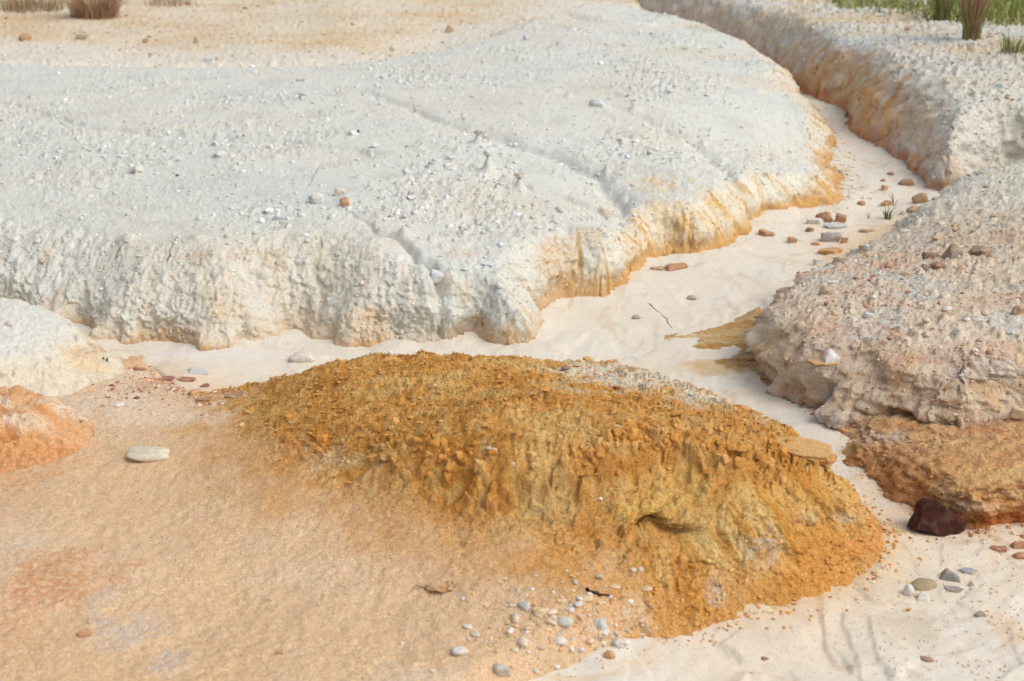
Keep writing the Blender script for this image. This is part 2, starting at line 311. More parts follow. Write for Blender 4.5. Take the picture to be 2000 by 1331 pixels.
def heights(x, y, fine=True):
    """height, region, inside-distance, outline coordinate, 0..1 up the side, sand level"""
    n = x.shape
    S0 = zs(x, np.minimum(y, 22))
    H = np.full(n, -9.0); rid = np.full(n, -1); DD = np.zeros(n); SS = np.zeros(n); TT = np.zeros(n)
    wx = 0.035 * fbm(x / 0.45, y / 0.45, 2, 31); wy = 0.035 * fbm(x / 0.45, y / 0.45, 2, 41)
    if fine:
        wx = wx + 0.010 * fbm(x / 0.09, y / 0.09, 3, 51); wy = wy + 0.010 * fbm(x / 0.09, y / 0.09, 3, 61)
    for i, R in enumerate(REG):
        if R is R_far:
            m = y > 9
        elif R is R_right:
            m = (x > .6) & (y > 6)
        elif R is R_white:
            m = (x < 2.4) & (y > 4.5) & (y < 14.2)
        else:
            m = (x > R.x0) & (x < R.x0 + R.nx * R.res) & (y > R.y0) & (y < R.y0 + R.ny * R.res)
        if not m.any(): continue
        X, Y = x[m], y[m]
        k = {SHELF: 0.35, HUMP: .7, OM: .6}.get(i, 1.0)
        if i == FG: k = np.where(Y < 3.3, .55, 1.0)
        d, s = R.sample(X + k * wx[m], Y + k * wy[m])
        ww = idw(R.wc, X, Y)
        if fine and i in (WHITE, RIGHT, NRU, FG, HUMP, OM, NRL):
            # fluting: runs down the side, fades on top
            am = {WHITE: .020, RIGHT: .022, NRU: .022, FG: .020, HUMP: .014, OM: .012, NRL: .012}[i]
            near = np.exp(-np.maximum(d, 0) / (ww * 0.7))
            fl = (1 - 2.2 * np.abs(fbm(s / .17, d / .6, 2, 71 + i))) * 0.7 + 0.55 * fbm(s / .05, d / .25, 2, 81 + i)
            if i == WHITE:
                fl = (.8 * fl + .5 * fbm(s / .02, d / .3, 2, 99)) * np.where(X > 0.02, 1.0, .12) + 0.6 * fbm(X / .11, Y / .11, 3, 91) * (X < .1)
            if i == FG: fl = fl * sstep(.12, .4, X) * (.25 + .75 * sstep(.1, .45, d / ww))
            d = d + am * fl * near * sstep(-.05, .02, d)
        t = np.clip(d / ww, 0, 1)
        pw = R.pw
        prof = 1 - (1 - t) ** pw
        zb = S0[m] if R.level is None else R.level(X, Y) - .01
        zp = R.pl(X, Y)
        h = zb + (zp - zb) * prof
        h = np.where(d < 0, zb + 1.6 * d, h)
        if i == WHITE:
            cut = 0
            for line, a, b, wd, one in RILLS:
                lo = line.min(0) - .3; hi = line.max(0) + .3
                bm = (X > lo[0]) & (X < hi[0]) & (Y > lo[1]) & (Y < hi[1])
                if not bm.any(): continue
                c = np.zeros(X.shape)
                jit = 0.02 * fbm(X[bm] / .12, Y[bm] / .12, 2, 95)
                dd, sdn, al = polydist(X[bm] + jit, Y[bm] + jit, line)
                dep = a + (b - a) * al ** 1.5
                wl = wd * (0.6 + .6 * al)
                g = np.exp(-(dd / wl) ** 2 * 2) * (1 - one * .8) + one * np.where(sdn > 0, np.exp(-(dd / (wl * .25)) ** 2), np.exp(-(dd / (wl * 2.5)) ** 2))
                c[bm] = dep * g * sstep(0, .12, al)
                cut = cut + c
            h = h - cut * sstep(-.02, .06, d)
        if i == NRL:
            # bedding: the ledge weathers in thin layers
            dipz = -.16 * (Y - 3.6) + .05 * (X - 1.5) + .016 * fbm(X / .4, Y / .22, 3, 101)
            st = .017 * (1 + .4 * perlin(X / .5, Y / .3, 102)); q = (h - dipz) / st; f = q - np.floor(q)
            h = np.where(h > zb + .012, h * .4 + .6 * (dipz + (np.floor(q) + sstep(.6, 1.0, f)) * st), h)
        if i == RIGHT:
            for q in ((1402, 60, .12, .06), (1470, 90, .05, .05), (1650, 200, .10, .07), (1800, 290, .10, .06), (1720, 240, .05, .05)):
                cx, cy = P(q[0], q[1], .35); h = h - q[2] * np.exp(-(((X - cx) * .5 + (Y - cy) * .86) / q[3]) ** 2) * np.exp(-(((X - cx) * .86 - (Y - cy) * .5) / .28) ** 2)
        m2 = h > H[m]
        idx = np.flatnonzero(m.ravel())[m2.ravel()] if m.ndim == 1 else None
        H[m] = np.where(m2, h, H[m]); rid[m] = np.where(m2, i, rid[m]); DD[m] = np.where(m2, d, DD[m]); SS[m] = np.where(m2, s, SS[m]); TT[m] = np.where(m2, t, TT[m])
    return H, rid, DD, SS, TT, S0

# ------------------------------------------------------------------ sampling of the land: fine where the ground is steep, coarse far away
NCI, NCO, NR = 910, 66, 850
a_in = np.linspace(-.44, .44, NCI)
a_out = .44 + np.cumsum(np.linspace(.0015, .014, NCO))
A_COL = np.concatenate([-a_out[::-1], a_in, a_out])
YC = np.exp(np.linspace(math.log(1.75), math.log(90), 2200))
ac = np.linspace(A_COL[0], A_COL[-1], 170)
ac = np.interp(np.linspace(0, 1, 170), [0, .12, .88, 1], [A_COL[0], -.44, .44, A_COL[-1]])
gx = (ac[:, None] * YC[None, :]); gy = np.broadcast_to(YC[None, :], gx.shape).copy()
Hc = heights(gx.ravel(), gy.ravel(), False)[0].reshape(gx.shape)
Hc = np.maximum(Hc, zs(gx, np.minimum(gy, 22)) - .02)
Sv = (Hc - CH) / gy
dS = np.diff(Sv, axis=1)
dl = np.diff(np.log(YC))[None, :]
dens = np.where(dS > 0, dS, -.35 * dS) + .035 * dl + .25 * np.abs(np.diff(Hc, axis=1)) / gy[:, 1:]
dens = np.where((YC[None, 1:] > 2.4), dens, dens * .15)
dens = np.where((YC[None, 1:] < 19), dens, dens * .2)
k = np.array([1, 2, 3, 4, 5, 4, 3, 2, 1.]); k /= k.sum()
for _ in range(2):
    pad = np.pad(dens, ((4, 4), (0, 0)), mode='edge')
    dens = sum(kk * pad[j:j + dens.shape[0]] for j, kk in enumerate(k))
    pad = np.pad(dens, ((0, 0), (4, 4)), mode='edge')
    dens = sum(kk * pad[:, j:j + dens.shape[1]] for j, kk in enumerate(k))
cum = np.concatenate([np.zeros((dens.shape[0], 1)), np.cumsum(dens, 1)], 1); cum /= cum[:, -1:]
rows = np.linspace(0, 1, NR)
Yg = np.stack([np.interp(rows, cum[j], YC) for j in range(len(ac))])
ci = np.interp(A_COL, ac, np.arange(len(ac))); c0 = np.minimum(ci.astype(int), len(ac) - 2); cf = (ci - c0)[:, None]
YG = Yg[c0] * (1 - cf) + Yg[c0 + 1] * cf
XG = A_COL[:, None] * YG
NC = len(A_COL)
X = XG.ravel(); Y = YG.ravel()
H, RID, DD, SS, TT, S0 = heights(X, Y, True)

# ------------------------------------------------------------------ fine relief of the surfaces
def mk(i): return RID == i
px0, py0, dep0 = proj(X, Y, H)
cell = dep0 / FP * 2            # about one picture element on the ground
top = sstep(.55, 1.0, TT)
rel = np.zeros(X.shape)
def on(mask, fn, *arr):
    """evaluate fn only where mask is not nought"""
    out = np.zeros(X.shape); I = np.flatnonzero(mask)
    if len(I): out[I] = fn(*[q[I] for q in arr]) * np.asarray(mask, float)[I]
    return out
# everywhere: gentle swell and grit
rel += .010 * fbm(X / .5, Y / .5, 3, 201) * top
rel += .0035 * fbm(X / .06, Y / .06, 3, 211)
# clods and crumbs on the clay tops, thicker in patches
patch = sstep(-.25, .35, fbm(X / .55, Y / .9, 3, 221))
sm = np.ones(X.shape)
for q, r in (((850, 210), .9), ((980, 210), .7), ((1080, 260), .6), ((560, 130), 1.2)):
    cx, cy = onw(*q, T_white); sm *= 1 - .75 * np.exp(-((X - cx) ** 2 + ((Y - cy) / 1.5) ** 2) / (r * .5) ** 2)
cl_ = mk(WHITE) | mk(HUMP) | mk(RIGHT) | mk(NRU) | mk(FAR) | mk(OM)
I = np.flatnonzero(cl_); x_, y_ = X[I], Y[I]
jx = .25 * fbm(x_ / .03, y_ / .03, 2, 303); jy = .25 * fbm(x_ / .03, y_ / .03, 2, 304)
b1 = np.zeros(X.shape); b2 = np.zeros(X.shape)
f1, f2, cid = worley(x_ / .062 + jx, y_ / .062 + jy, 301)
b1[I] = np.maximum(0, 1 - (f1 / (.12 + .34 * cid ** 2)) ** 2) ** .7 * (cid > .55) * (.4 + cid)
f1, f2, cid2 = worley(x_ / .028 + 2 * jx, y_ / .028 + 2 * jy, 302)
b2[I] = np.maximum(0, 1 - (f1 / (.2 + .34 * cid2)) ** 2) * (cid2 > .4)
mW = mk(WHITE) | mk(HUMP)
rel += mW * (.12 + .95 * patch) * sm * (.011 * b1 + .0065 * b2) * sstep(.25, .8, TT)
rel += on(mW * (.3 + .7 * sm), lambda x, y, t: .004 * fbm(x / .018, y / .018, 2, 232) + .009 * fbm(x / .05, y / .05, 3, 234) * sstep(1.0, .85, t), X, Y, TT)
nearlip = np.exp(-np.clip(DD - .3, 0, 9) / .25)
rel += on(mk(WHITE) * nearlip * (Y < 8), lambda x, y: .008 * fbm(x / .06, y / .06, 4, 235), X, Y)
rel += mk(RIGHT) * (.018 * b1 * (.4 + .8 * patch) + .011 * b2) * sstep(.2, .9, TT) + on(mk(RIGHT), lambda x, y: .006 * fbm(x / .035, y / .035, 3, 233), X, Y)
rel += mk(NRU) * (.012 * b1 + .007 * b2) * sstep(.2, .8, TT) + on(mk(NRU), lambda x, y: .005 * fbm(x / .03, y / .03, 3, 231), X, Y)
rel += mk(FAR) * (.010 * b1 + .006 * b2)
for cx, cy, a, s in PILLARS:
    I = np.flatnonzero((np.abs(X - cx) < .2) & (np.abs(Y - cy) < .2) & mk(WHITE))
    if len(I):
        dx = X[I] - cx; dy = Y[I] - cy
        r = np.hypot(dx, dy) * (1 + .25 * fbm(dx / .03 + cx * 7, dy / .03, 2, 241)) / s
        rel[I] = np.maximum(rel[I], a * np.where(r < .45, 1 - .25 * r, 0.95 * np.exp(-(np.maximum(r - .42, 0) / .75) ** 0.95)))
# ochre mound: flaky crust
OCL = smooth_line([onw(*q, T_fg) for q in ((420, 760), (470, 800), (490, 870), (560, 935), (700, 955), (850, 1015), (1000, 1055), (1150, 1090), (1270, 1130), (1310, 1180))] + [PS(1255, 1262), PS(1240, 1330)])
I = np.flatnonzero(mk(FG)); x_, y_ = X[I], Y[I]
od, osd, ot = polydist(x_, y_, OCL)
moundness = np.zeros(X.shape)
moundness[I] = sstep(-.10, .08, od * osd + .07 * fbm(x_ / .16, y_ / .16, 3, 251))
I = np.flatnonzero(moundness > 0); x_, y_ = X[I], Y[I]
U1 = x_ * .97 + y_ * .24; V1 = y_ * .97 - x_ * .24
cr = 0
for sc, hh, sd_ in ((.055, .013, 311), (.028, .011, 312), (.014, .007, 313)):
    f1, f2, c = worley(U1 / (sc * 1.3) + .35 * fbm(x_ / sc, y_ / sc, 2, sd_), V1 / sc, sd_ + 10)
    cr = cr + hh * (c - .35) * sstep(.02, .16, f2 - f1) + hh * .25 * fbm(x_ / (sc * .5), y_ / (sc * .5), 2, sd_ + 20)
rel[I] += moundness[I] * cr * (.30 + .70 * sstep(.15, .8, TT[I]))
# the brow: a hard thin layer breaking off in small blocks
BRW = smooth_line([P(*q) for q in ((500, 890, .12), (560, 862, .14), (640, 846, .18), (700, 872, .2), (800, 884, .225), (900, 898, .245), (1000, 905, .258), (1100, 900, .262), (1200, 895, .262), (1300, 890, .262), (1400, 888, .255), (1500, 888, .235), (1580, 886, .205), (1640, 890, .16))])
bd, bs, bt = polydist(x_ , y_, BRW)
f1, f2, c = worley(x_ / .035, y_ / .035, 341)
g1, g2, c2 = worley(x_ / .09, y_ / .09, 342)
sdq = bd * bs + .045 * (c - .5) + .07 * (c2 - .5) + .02 * fbm(x_ / .12, y_ / .12, 2, 343)
rel[I] += moundness[I] * (.026 * (sstep(-.005, .006, sdq) - 1) + .012 * (sstep(-.005, .005, sdq + .04) - 1) + .008 * (sstep(-.005, .005, sdq - .05) - 1)) * np.exp(-(bd / .16) ** 2) * (.35 + .65 * sstep(.25, .55, bt)) * sstep(0, .06, bt) * sstep(1, .94, bt)
# foreground: packed sandy wash, slightly pitted
rel += on(mk(FG) * (1 - moundness), lambda x, y: .003 * fbm(x / .022, y / .022, 3, 261) + .0035 * fbm(x / .12, y / .12, 3, 262), X, Y)
rel += on(mk(OM), lambda x, y: .016 * fbm(x / .08, y / .08, 4, 263) + .006 * fbm(x / .02, y / .02, 2, 267), X, Y) + mk(OM) * .004 * b2
rel += on(mk(NRL), lambda x, y: .010 * fbm(x / .12, y / .06, 4, 264) + .006 * fbm(x / .025, y / .025, 3, 266), X, Y)
rel += on(mk(SHELF), lambda x, y: .007 * fbm(x / .2, y / .035, 4, 265) + .003 * fbm(x / .03, y / .02, 2, 268), X, Y)
H = H + rel * sstep(-.01, .03, DD)

# sideways relief on the steep sides: hollows, ledges, drip edges, undercut feet
gxD = np.zeros(X.shape); gyD = np.zeros(X.shape)
for i, R in enumerate(REG):
    m = mk(i)
    if not m.any(): continue
    e = .03
    gxD[m] = R.sample(X[m] + e, Y[m])[0] - R.sample(X[m] - e, Y[m])[0]
    gyD[m] = R.sample(X[m], Y[m] + e)[0] - R.sample(X[m], Y[m] - e)[0]
gl = np.hypot(gxD, gyD) + 1e-6
gxD /= gl; gyD /= gl
up = H - S0
side = sstep(1.0, .55, TT) * sstep(-.02, .01, DD)
mv = np.zeros(X.shape)
def tri(x, y, h, gx, gy, L, o, seed):
    """noise that does not stretch on steep ground"""
    ax, ay = gx * gx, gy * gy
    return ay * fbm(x / L, h / L, o, seed) + ax * fbm(y / L + 31.7, h / L, o, seed + 50)
def f_white(x, y, h, s, u, gx, gy):
    o = .024 * tri(x, y, h, gx, gy, .2, 3, 401) + .011 * tri(x, y, h, gx, gy, .04, 3, 414) + .009 * tri(x, y, h, gx, gy, .016, 2, 402)
    o = o + .060 * sstep(.14, .02, u) * sstep(-.2, .25, fbm(s / .28, h * 0, 2, 403)) * (x < .35)
    return o + .035 * sstep(.09, .03, u) * (x >= .35) * sstep(-.3, .2, fbm(s / .2, h * 0, 2, 404))
mv += on(mk(WHITE) * side, f_white, X, Y, H, SS, up, gxD, gyD)
mv += on(mk(RIGHT) * side, lambda s, h, x, y, gx, gy: .035 * fbm(s / .16, h / .10, 3, 405) + .028 * tri(x, y, h, gx, gy, .06, 3, 415), SS, H, X, Y, gxD, gyD)
def f_nru(s, h, u):
    a = fbm(s / .16, h / .07, 4, 406)
    f1, f2, c = worley(s / .11 + .4 * a, h / .07 + .3 * a, 431)
    return .040 * a - .035 * (c - .4) * sstep(.02, .2, f2 - f1) + .010 * fbm(s / .03, h / .03, 3, 408) + .085 * sstep(.13, .06, u) * sstep(-.3, .2, fbm(s / .3, h * 0, 2, 407))
mv += on(mk(NRU) * side, f_nru, SS, H, up)
mv += on(mk(NRL) * side, lambda s, h, u, x, y, gx, gy: .022 * sstep(.06, .02, u) * (x > 1.15) + .016 * fbm(s / .16, h / .012, 3, 409) + .018 * tri(x, y, h, gx, gy, .04, 3, 416), SS, H, up, X, Y, gxD, gyD)
def f_fg(x, y, h, s, u, gx, gy):
    f1, f2, cb = worley(s / .04 + .3 * fbm(x / .05, y / .05, 2, 420), h / .07, 421)
    g1, g2, cc = worley(s / .017 + .3 * fbm(x / .03, y / .03, 2, 422), h / .05, 423)
    return -.026 * (cb - .45) * sstep(.03, .2, f2 - f1) * sstep(.04, .15, u) - .014 * (cc - .4) * sstep(.02, .2, g2 - g1) * sstep(.05, .13, u) + .006 * fbm(s / .012, h / .06, 2, 410) * sstep(.05, .13, u) + .016 * fbm(s / .09, h / .05, 3, 411) + .014 * tri(x, y, h, gx, gy, .022, 3, 424) * sstep(.16, .08, u)
mv += on(sstep(.05, .35, X + .4 * moundness) * mk(FG) * side, f_fg, X, Y, H, SS, up, gxD, gyD)
# the dark slot under the hard ochre layer
sx, sy = P(1300, 1040, .14)
mv += mk(FG) * .075 * np.exp(-((X - sx) / .08) ** 4) * np.exp(-((up - .128 - .01 * np.sin(X * 40)) / .013) ** 2) * (np.abs(Y - sy) < .14)
mv += on((mk(OM) | mk(HUMP)) * side, lambda s, h: .014 * fbm(s / .06, h / .04, 3, 412), SS, H)
mv *= (RID >= 0)
XD = X + gxD * mv; YD = Y + gyD * mv

# ------------------------------------------------------------------ the sand sheet
SNC, SNR = 520, 540
sa = np.concatenate([np.linspace(-1.1, -.45, 24)[:-1], np.linspace(-.45, .45, SNC), np.linspace(.45, 1.1, 24)[1:]])
sr = 1.0 / np.linspace(1 / 1.8, 1 / 14.5, SNR)
SX = (sa[:, None] * sr[None]).ravel(); SY = np.broadcast_to(sr[None], (len(sa), SNR)).ravel().copy()
SNCt = len(sa)
SH = zs(SX, SY)
SH = SH + .010 * fbm(SX / .5, SY / .8, 3, 501) + .0022 * fbm(SX / .07, SY / .05, 3, 502)
# flow lines left by water, along the channel
wq = .22 * fbm(SX / .8, SY / .8, 2, 504); fq = sstep(-.2, .5, fbm(SX / .5, SY / .7, 2, 505))
SU, SV = SX * .8 + SY * .6, SY * .8 - SX * .6 + wq
SH = SH + .003 * fq * fbm(SU / .5, SV / .05, 4, 503)
STEPS = [([(1643, 1195), (1648, 1225), (1662, 1270), (1672, 1300), (1682, 1345), (1690, 1400)], .0055, .9, 1),
         ([(1692, 1205), (1696, 1235), (1708, 1270), (1712, 1300), (1735, 1330), (1760, 1370)], .005, .4, 1),
         ([(1696, 1212), (1740, 1245), (1775, 1275), (1830, 1290), (1900, 1275), (1925, 1262)], -.005, .10, 1),
         ([(1660, 1322), (1720, 1318), (1760, 1335)], .01, .08, 1),
         ([(985, 676), (1020, 690), (1090, 690), (1125, 680), (1143, 664), (1150, 650)], .008, .28, 1),
         ([(1000, 696), (1060, 702), (1100, 694), (1120, 688)], .006, .1, 1),
         ([(560, 700), (575, 712), (620, 712), (650, 702)], .008, .14, 1),
         ([(1268, 592), (1290, 612), (1300, 628), (1310, 642)], -.010, .12, 1),
         ([(1270, 520), (1300, 512), (1340, 530), (1390, 518)], .008, .1, -1),
         ([(1410, 498), (1440, 494), (1480, 486)], .010, .08, 1),
         ([(1480, 540), (1530, 550), (1560, 540)], .008, .1, 1),
         ([(1220, 650), (1280, 640), (1340, 640)], .006, .15, 1),
         ([(1790, 1010), (1870, 1055), (1930, 1060), (1990, 1100)], .012, .2, -1),
         ([(1400, 1260), (1440, 1280), (1450, 1300)], .006, .08, 1)]
for l, amp, fall, sg in STEPS:
    l = smooth_line([PS(*q) for q in l], 2)
    lo = l.min(0) - .5; hi = l.max(0) + .5
    m = (SX > lo[0]) & (SX < hi[0]) & (SY > lo[1]) & (SY < hi[1])
    dd, sdn, al = polydist(SX[m] + .006 * fbm(SX[m] / .05, SY[m] / .05, 2, 510), SY[m], l)
    sdn = sdn * sg
    SH[m] += amp * sstep(-.004, .004, dd * sdn) * np.exp(-(dd / fall) ** 1.5) * sstep(0, .1, al) * sstep(1, .85, al)
# thin silt lines where the last water stood
SLN = 0
for k_, (lx_, ly_) in enumerate(((.45, .8), (.28, .45), (.8, 1.0))):
    q_ = fbm(SX / lx_ + 5 * k_, SY / ly_, 4, 520 + k_); SLN = SLN + np.exp(-(q_ / .022) ** 2) * sstep(-.1, .3, fbm(SX / .6, SY / .6, 2, 530 + k_))
    SH = SH + .0022 * sstep(-.02, .02, q_) * (1 + .5 * k_)
# sand banked up softly against the foot of the banks
Hs, Rs, Ds, Ss, Ts, _ = heights(SX, SY, False)
apr = sstep(-.1, .6, fbm(SX / .3, SY / .4, 2, 506))
SH = SH + (.004 + .014 * apr) * np.exp(-np.clip(-Ds, 0, 1) / .09) * (Rs >= 0) * (Ds < .08) * np.where(Rs == SHELF, 0, 1)
SH = SH + .002 * fbm(SX / .12, SY / .16, 4, 507)
hid = (Hs > SH + .07)

# ------------------------------------------------------------------ look-up: where does a point of the photograph lie
AX = np.concatenate([XD, SX]); AY = np.concatenate([YD, SY]); AZ = np.concatenate([H, SH])
okv = np.concatenate([H > S0 - .012, ~hid])
pxa, pya, dpa = proj(AX, AY, AZ)
BIN = 5
vis = okv & (pxa > -40) & (pxa < 2040) & (pya > -40) & (pya < 1371)
vi = np.flatnonzero(vis)
bx = ((pxa[vi] + 40) / BIN).astype(int); by = ((pya[vi] + 40) / BIN).astype(int)
NBX, NBY = int(2080 / BIN) + 2, int(1411 / BIN) + 2
od_ = np.argsort(-dpa[vi])
ZB = np.full((NBY, NBX), -1); ZB[by[od_], bx[od_]] = vi[od_]

def hit(px, py):
    bx = int((px + 40) / BIN); by = int((py + 40) / BIN)
    best = None
    for r in (0, 1, 2, 4, 8):
        for j in range(max(0, by - r), min(NBY, by + r + 1)):
            for i in range(max(0, bx - r), min(NBX, bx + r + 1)):
                v = ZB[j, i]
                if v >= 0:
                    c = math.hypot(pxa[v] - px, pya[v] - py) + dpa[v] * 1.0
                    if best is None or c < best[0]: best = (c, v)
        if best: break
    v = best[1]
    return AX[v], AY[v], AZ[v], dpa[v]

# ------------------------------------------------------------------ colour of the earth (what the ground is made of, plus painted shade on one lobe)
C = np.zeros((len(X), 3))
def put(mask, col):
    C[:] = C + (np.asarray(col) - C) * np.clip(mask, 0, 1)[:, None]
n1 = fbm(X / .9, Y / .9, 4, 601); n2 = fbm(X / .22, Y / .22, 4, 602); n3 = fbm(X / .05, Y / .05, 3, 603)
ns = fbm(SS / .06, H / .35, 3, 604); nl = fbm(X / .5 + 3 * H, H / .02, 3, 605)
W1, W2, W3 = alb(228, 228, 217), alb(228, 222, 206), alb(221, 225, 216)
C[:] = W1
put(sstep(0, .6, n1), W2); put(.8 * sstep(.05, .5, -n1 + .3 * n2), W3)
put(.6 * sstep(.05, .5, n2), alb(212, 210, 200)); put(.35 * sstep(.1, .4, n3 + .4 * n2), alb(206, 204, 194))
# white bank sides: cream, ochre runs, rusty foot
mw = mk(WHITE)
face = sstep(1.0, .5, TT) * sstep(-.02, .01, DD)
east = sstep(-.15, .55, X)
nst = fbm(SS / .018, H / .16, 3, 608)
put(mw * face * (.12 + .62 * east), alb(238, 230, 208))
put(mw * face * sstep(.0, .5, ns + .4 * n2 - .1) * (.12 + .5 * east), alb(232, 204, 154))
put(mw * face * sstep(.15, .5, nst + .5 * ns) * (.10 + .75 * east), alb(222, 178, 108))
put(mw * face * sstep(.30, .6, nst + .6 * ns) * (.15 + .55 * east), alb(202, 148, 76))
put(mw * face * sstep(.25, .6, -nst) * .5, alb(232, 230, 222))
put(mw * face * sstep(.10, .02, up + .035 * n2) * (.3 + .65 * east), alb(220, 172, 106))
put(mw * face * sstep(.035, .0, up + .02 * n2) * .55, alb(200, 144, 84))
put(mw * sstep(.75, .05, DD + .35 * n1 + .2 * n2) * (Y > 8.8) * (X < .8) * .85, alb(231, 220, 200))
# far ground
mf = mk(FAR)
put(mf, alb(229, 214, 188)); put(mf * sstep(-.1, .5, n1 + .4 * n2) * .8, alb(222, 198, 162)); put(mf * sstep(.1, .6, -n1 + .4 * n2) * .8, alb(226, 216, 200))
dw = -R_white.sample(X, Y)[0]
put(mf * sstep(.75, .1, dw + .35 * n1 + .15 * n2) * (Y < 14), alb(232, 223, 206))
# far right bank
mr = mk(RIGHT)
put(mr, alb(222, 219, 208)); put(mr * sstep(0, .5, n1 + .3 * n2), alb(226, 208, 174)); put(mr * sstep(.2, .7, -n1 + .6 * n2), alb(208, 212, 210))
put(mr * .7 * sstep(.1, .4, n3) * sstep(.7, 1, TT), alb(214, 196, 164))
farw = sstep(9.6, 10.6, Y)
put(mr * face * sstep(.95, .3, TT) * (.75 + .4 * n2) * (1 - .6 * farw), alb(224, 184, 132))
put(mr * face * farw * .5, alb(212, 206, 194))
put(mr * face * sstep(.1, .5, ns + .15) * (1 - .5 * farw) * .8, alb(212, 156, 98))
put(mr * face * sstep(.1, .45, -ns) * .7, alb(214, 208, 200))
put(mr * face * sstep(.10, .01, up + .03 * n2) * .85, alb(194, 124, 70))
put(mr * sstep(2.12, 2.32, X) * (Y < 8.2) * .85, alb(225, 221, 207))
# near right bank
mn = mk(NRU)
put(mn, alb(231, 212, 187)); put(mn * sstep(-.1, .5, n2 + .5 * n1) * .8, alb(222, 188, 158)); put(mn * sstep(.05, .5, -n2 + .4 * n3), alb(225, 221, 208))
put(mn * sstep(.1, .5, n3) * .5, alb(202, 168, 138))
put(mn * face * .5, alb(217, 194, 162)); put(mn * face * sstep(.05, .45, nl) * .6, alb(198, 162, 124)); put(mn * face * sstep(.2, .5, ns) * .5, alb(222, 178, 120)); put(mn * face * sstep(.1, .5, -n2) * .5, alb(222, 214, 206))
put(mn * sstep(5.3, 6.3, Y + .3 * n2), alb(228, 222, 206))
# ledge
ml = mk(NRL)
bed = H + .16 * (Y - 3.6) - .05 * (X - 1.5)
nl2 = fbm(X / .4, bed / .010 + .6 * n2, 3, 610); nl = fbm(X / .6, bed / .03, 3, 611)
put(ml, alb(224, 180, 130)); put(ml * sstep(-.1, .3, nl) * .7, alb(214, 158, 104)); put(ml * sstep(.1, .5, nl2) * .5, alb(184, 122, 76)); put(ml * sstep(.1, .45, -nl2) * .6, alb(228, 190, 130)); put(ml * sstep(.0, .5, n2) * .5, alb(208, 140, 82)); put(ml * face * sstep(.06, .02, up) * sstep(1.1, 1.3, X), alb(200, 120, 60))
# foreground wash
mg = mk(FG)
put(mg, alb(232, 197, 157)); put(mg * sstep(0, .6, n1 + .3 * n2) * .6, alb(229, 189, 144)); put(mg * sstep(.1, .6, -n1) * .6, alb(235, 206, 172))
put(mg * sstep(.1, .5, n3) * .25, alb(206, 162, 118))
# ochre mound
MC = np.zeros(X.shape); I_ = np.flatnonzero(mk(FG)); _d, _s, _t = polydist(X[I_], Y[I_], OCL)
MC[I_] = sstep(-.24, .13, _d * _s + .10 * fbm(X[I_] / .16, Y[I_] / .16, 4, 251))
put(MC, alb(220, 162, 87)); put(MC * sstep(-.1, .5, n2), alb(209, 147, 71)); put(MC * sstep(.1, .5, -n2 + .3 * n1) * .7, alb(232, 192, 124))
put(MC * sstep(.05, .4, n3) * .45, alb(188, 132, 64)); put(MC * sstep(.1, .4, -n3) * .4, alb(236, 200, 134))
fo = moundness * sstep(.92, .6, TT) * sstep(.10, .4, X)
nst2 = on(fo, lambda s_, h_: fbm(s_ / .014, h_ / .10, 3, 609), SS, H)
put(fo * .6, alb(233, 176, 92)); put(fo * sstep(.1, .5, ns) * .5, alb(216, 152, 66)); put(fo * sstep(.1, .5, -ns) * .7, alb(240, 210, 146))
fu = fo * sstep(.06, .13, up)
put(fu * sstep(.12, .45, nst2) * .55, alb(196, 128, 50)); put(fu * sstep(.12, .45, -nst2) * .6, alb(240, 204, 130))
put(fo * sstep(.14, .06, up) * (.5 + .5 * sstep(0, .5, n2)) * .7, alb(226, 166, 92)); put(fo * sstep(.12, .05, up) * sstep(.0, .4, n3 - n2) * .6, alb(228, 188, 132))
put(fo * sstep(.08, .0, up + .03 * n2) * .6, alb(224, 164, 92))
mh = mk(HUMP)
put(mh, alb(228, 225, 214)); put(mh * sstep(.17, .11, H + .03 * n2) * .8, alb(232, 217, 190)); put(mh * sstep(.1, .5, n2) * sstep(.16, .1, H) * .5, alb(230, 196, 148))
mo = mk(OM)
put(mo, alb(226, 170, 116)); put(mo * sstep(0, .5, n2), alb(218, 150, 92)); put(mo * sstep(.15, .5, n3) * .7, alb(206, 142, 86)); put(mo * sstep(.2, .5, -n2) * .6, alb(224, 178, 128))
mS = mk(SHELF)
nb = fbm(X / .35 + 2 * Y, Y / .03, 3, 606)
put(mS, alb(214, 174, 116)); put(mS * sstep(-.1, .4, nb), alb(202, 154, 92)); put(mS * sstep(.1, .5, -nb), alb(226, 198, 152)); put(mS * sstep(.012, .0, DD + .01 * n3) * .6, alb(232, 214, 184))

UD = np.array([0, SP, CP]); FD = np.array([0, CP, -SP])
SN = fbm(X / .10 + 5 * H, Y / .10 + 5 * H, 4, 607)
SG = fbm(X / .016, Y / .016 + H / .02, 2, 612)
def stain(px, py, rx, ry, col, k=.8, hard=.75, only=None, rough=.85):
    """a patch of different colour round a place on the surface"""
    x, y, z, d = hit(px, py)
    s = d / FP
    R = max(rx, ry) * s
    ex = rx * s * 2.1; ey = max(R * 8, ry * s * 7)
    I = np.flatnonzero((np.abs(XD - x) < ex) & (np.abs(YD - y) < ey))
    if not len(I): return
    dy = YD[I] - y; dz = H[I] - z
    dx = (XD[I] - x) / (rx * s); v = (dy * UD[1] + dz * UD[2]) / (ry * s); f = (dy * FD[1] + dz * FD[2]) / (R * 4)
    q = np.sqrt(dx * dx + v * v + f * f) + rough * SN[I] + .35 * n3[I]
    m = sstep(1 + hard * .5, 1 - hard, q) * np.clip(k * np.clip(.68 + 1.2 * SG[I], 0, 1), 0, 1)
    C[I] += (alb(*col) - C[I]) * m[:, None]
ww_ = mk(WHITE)
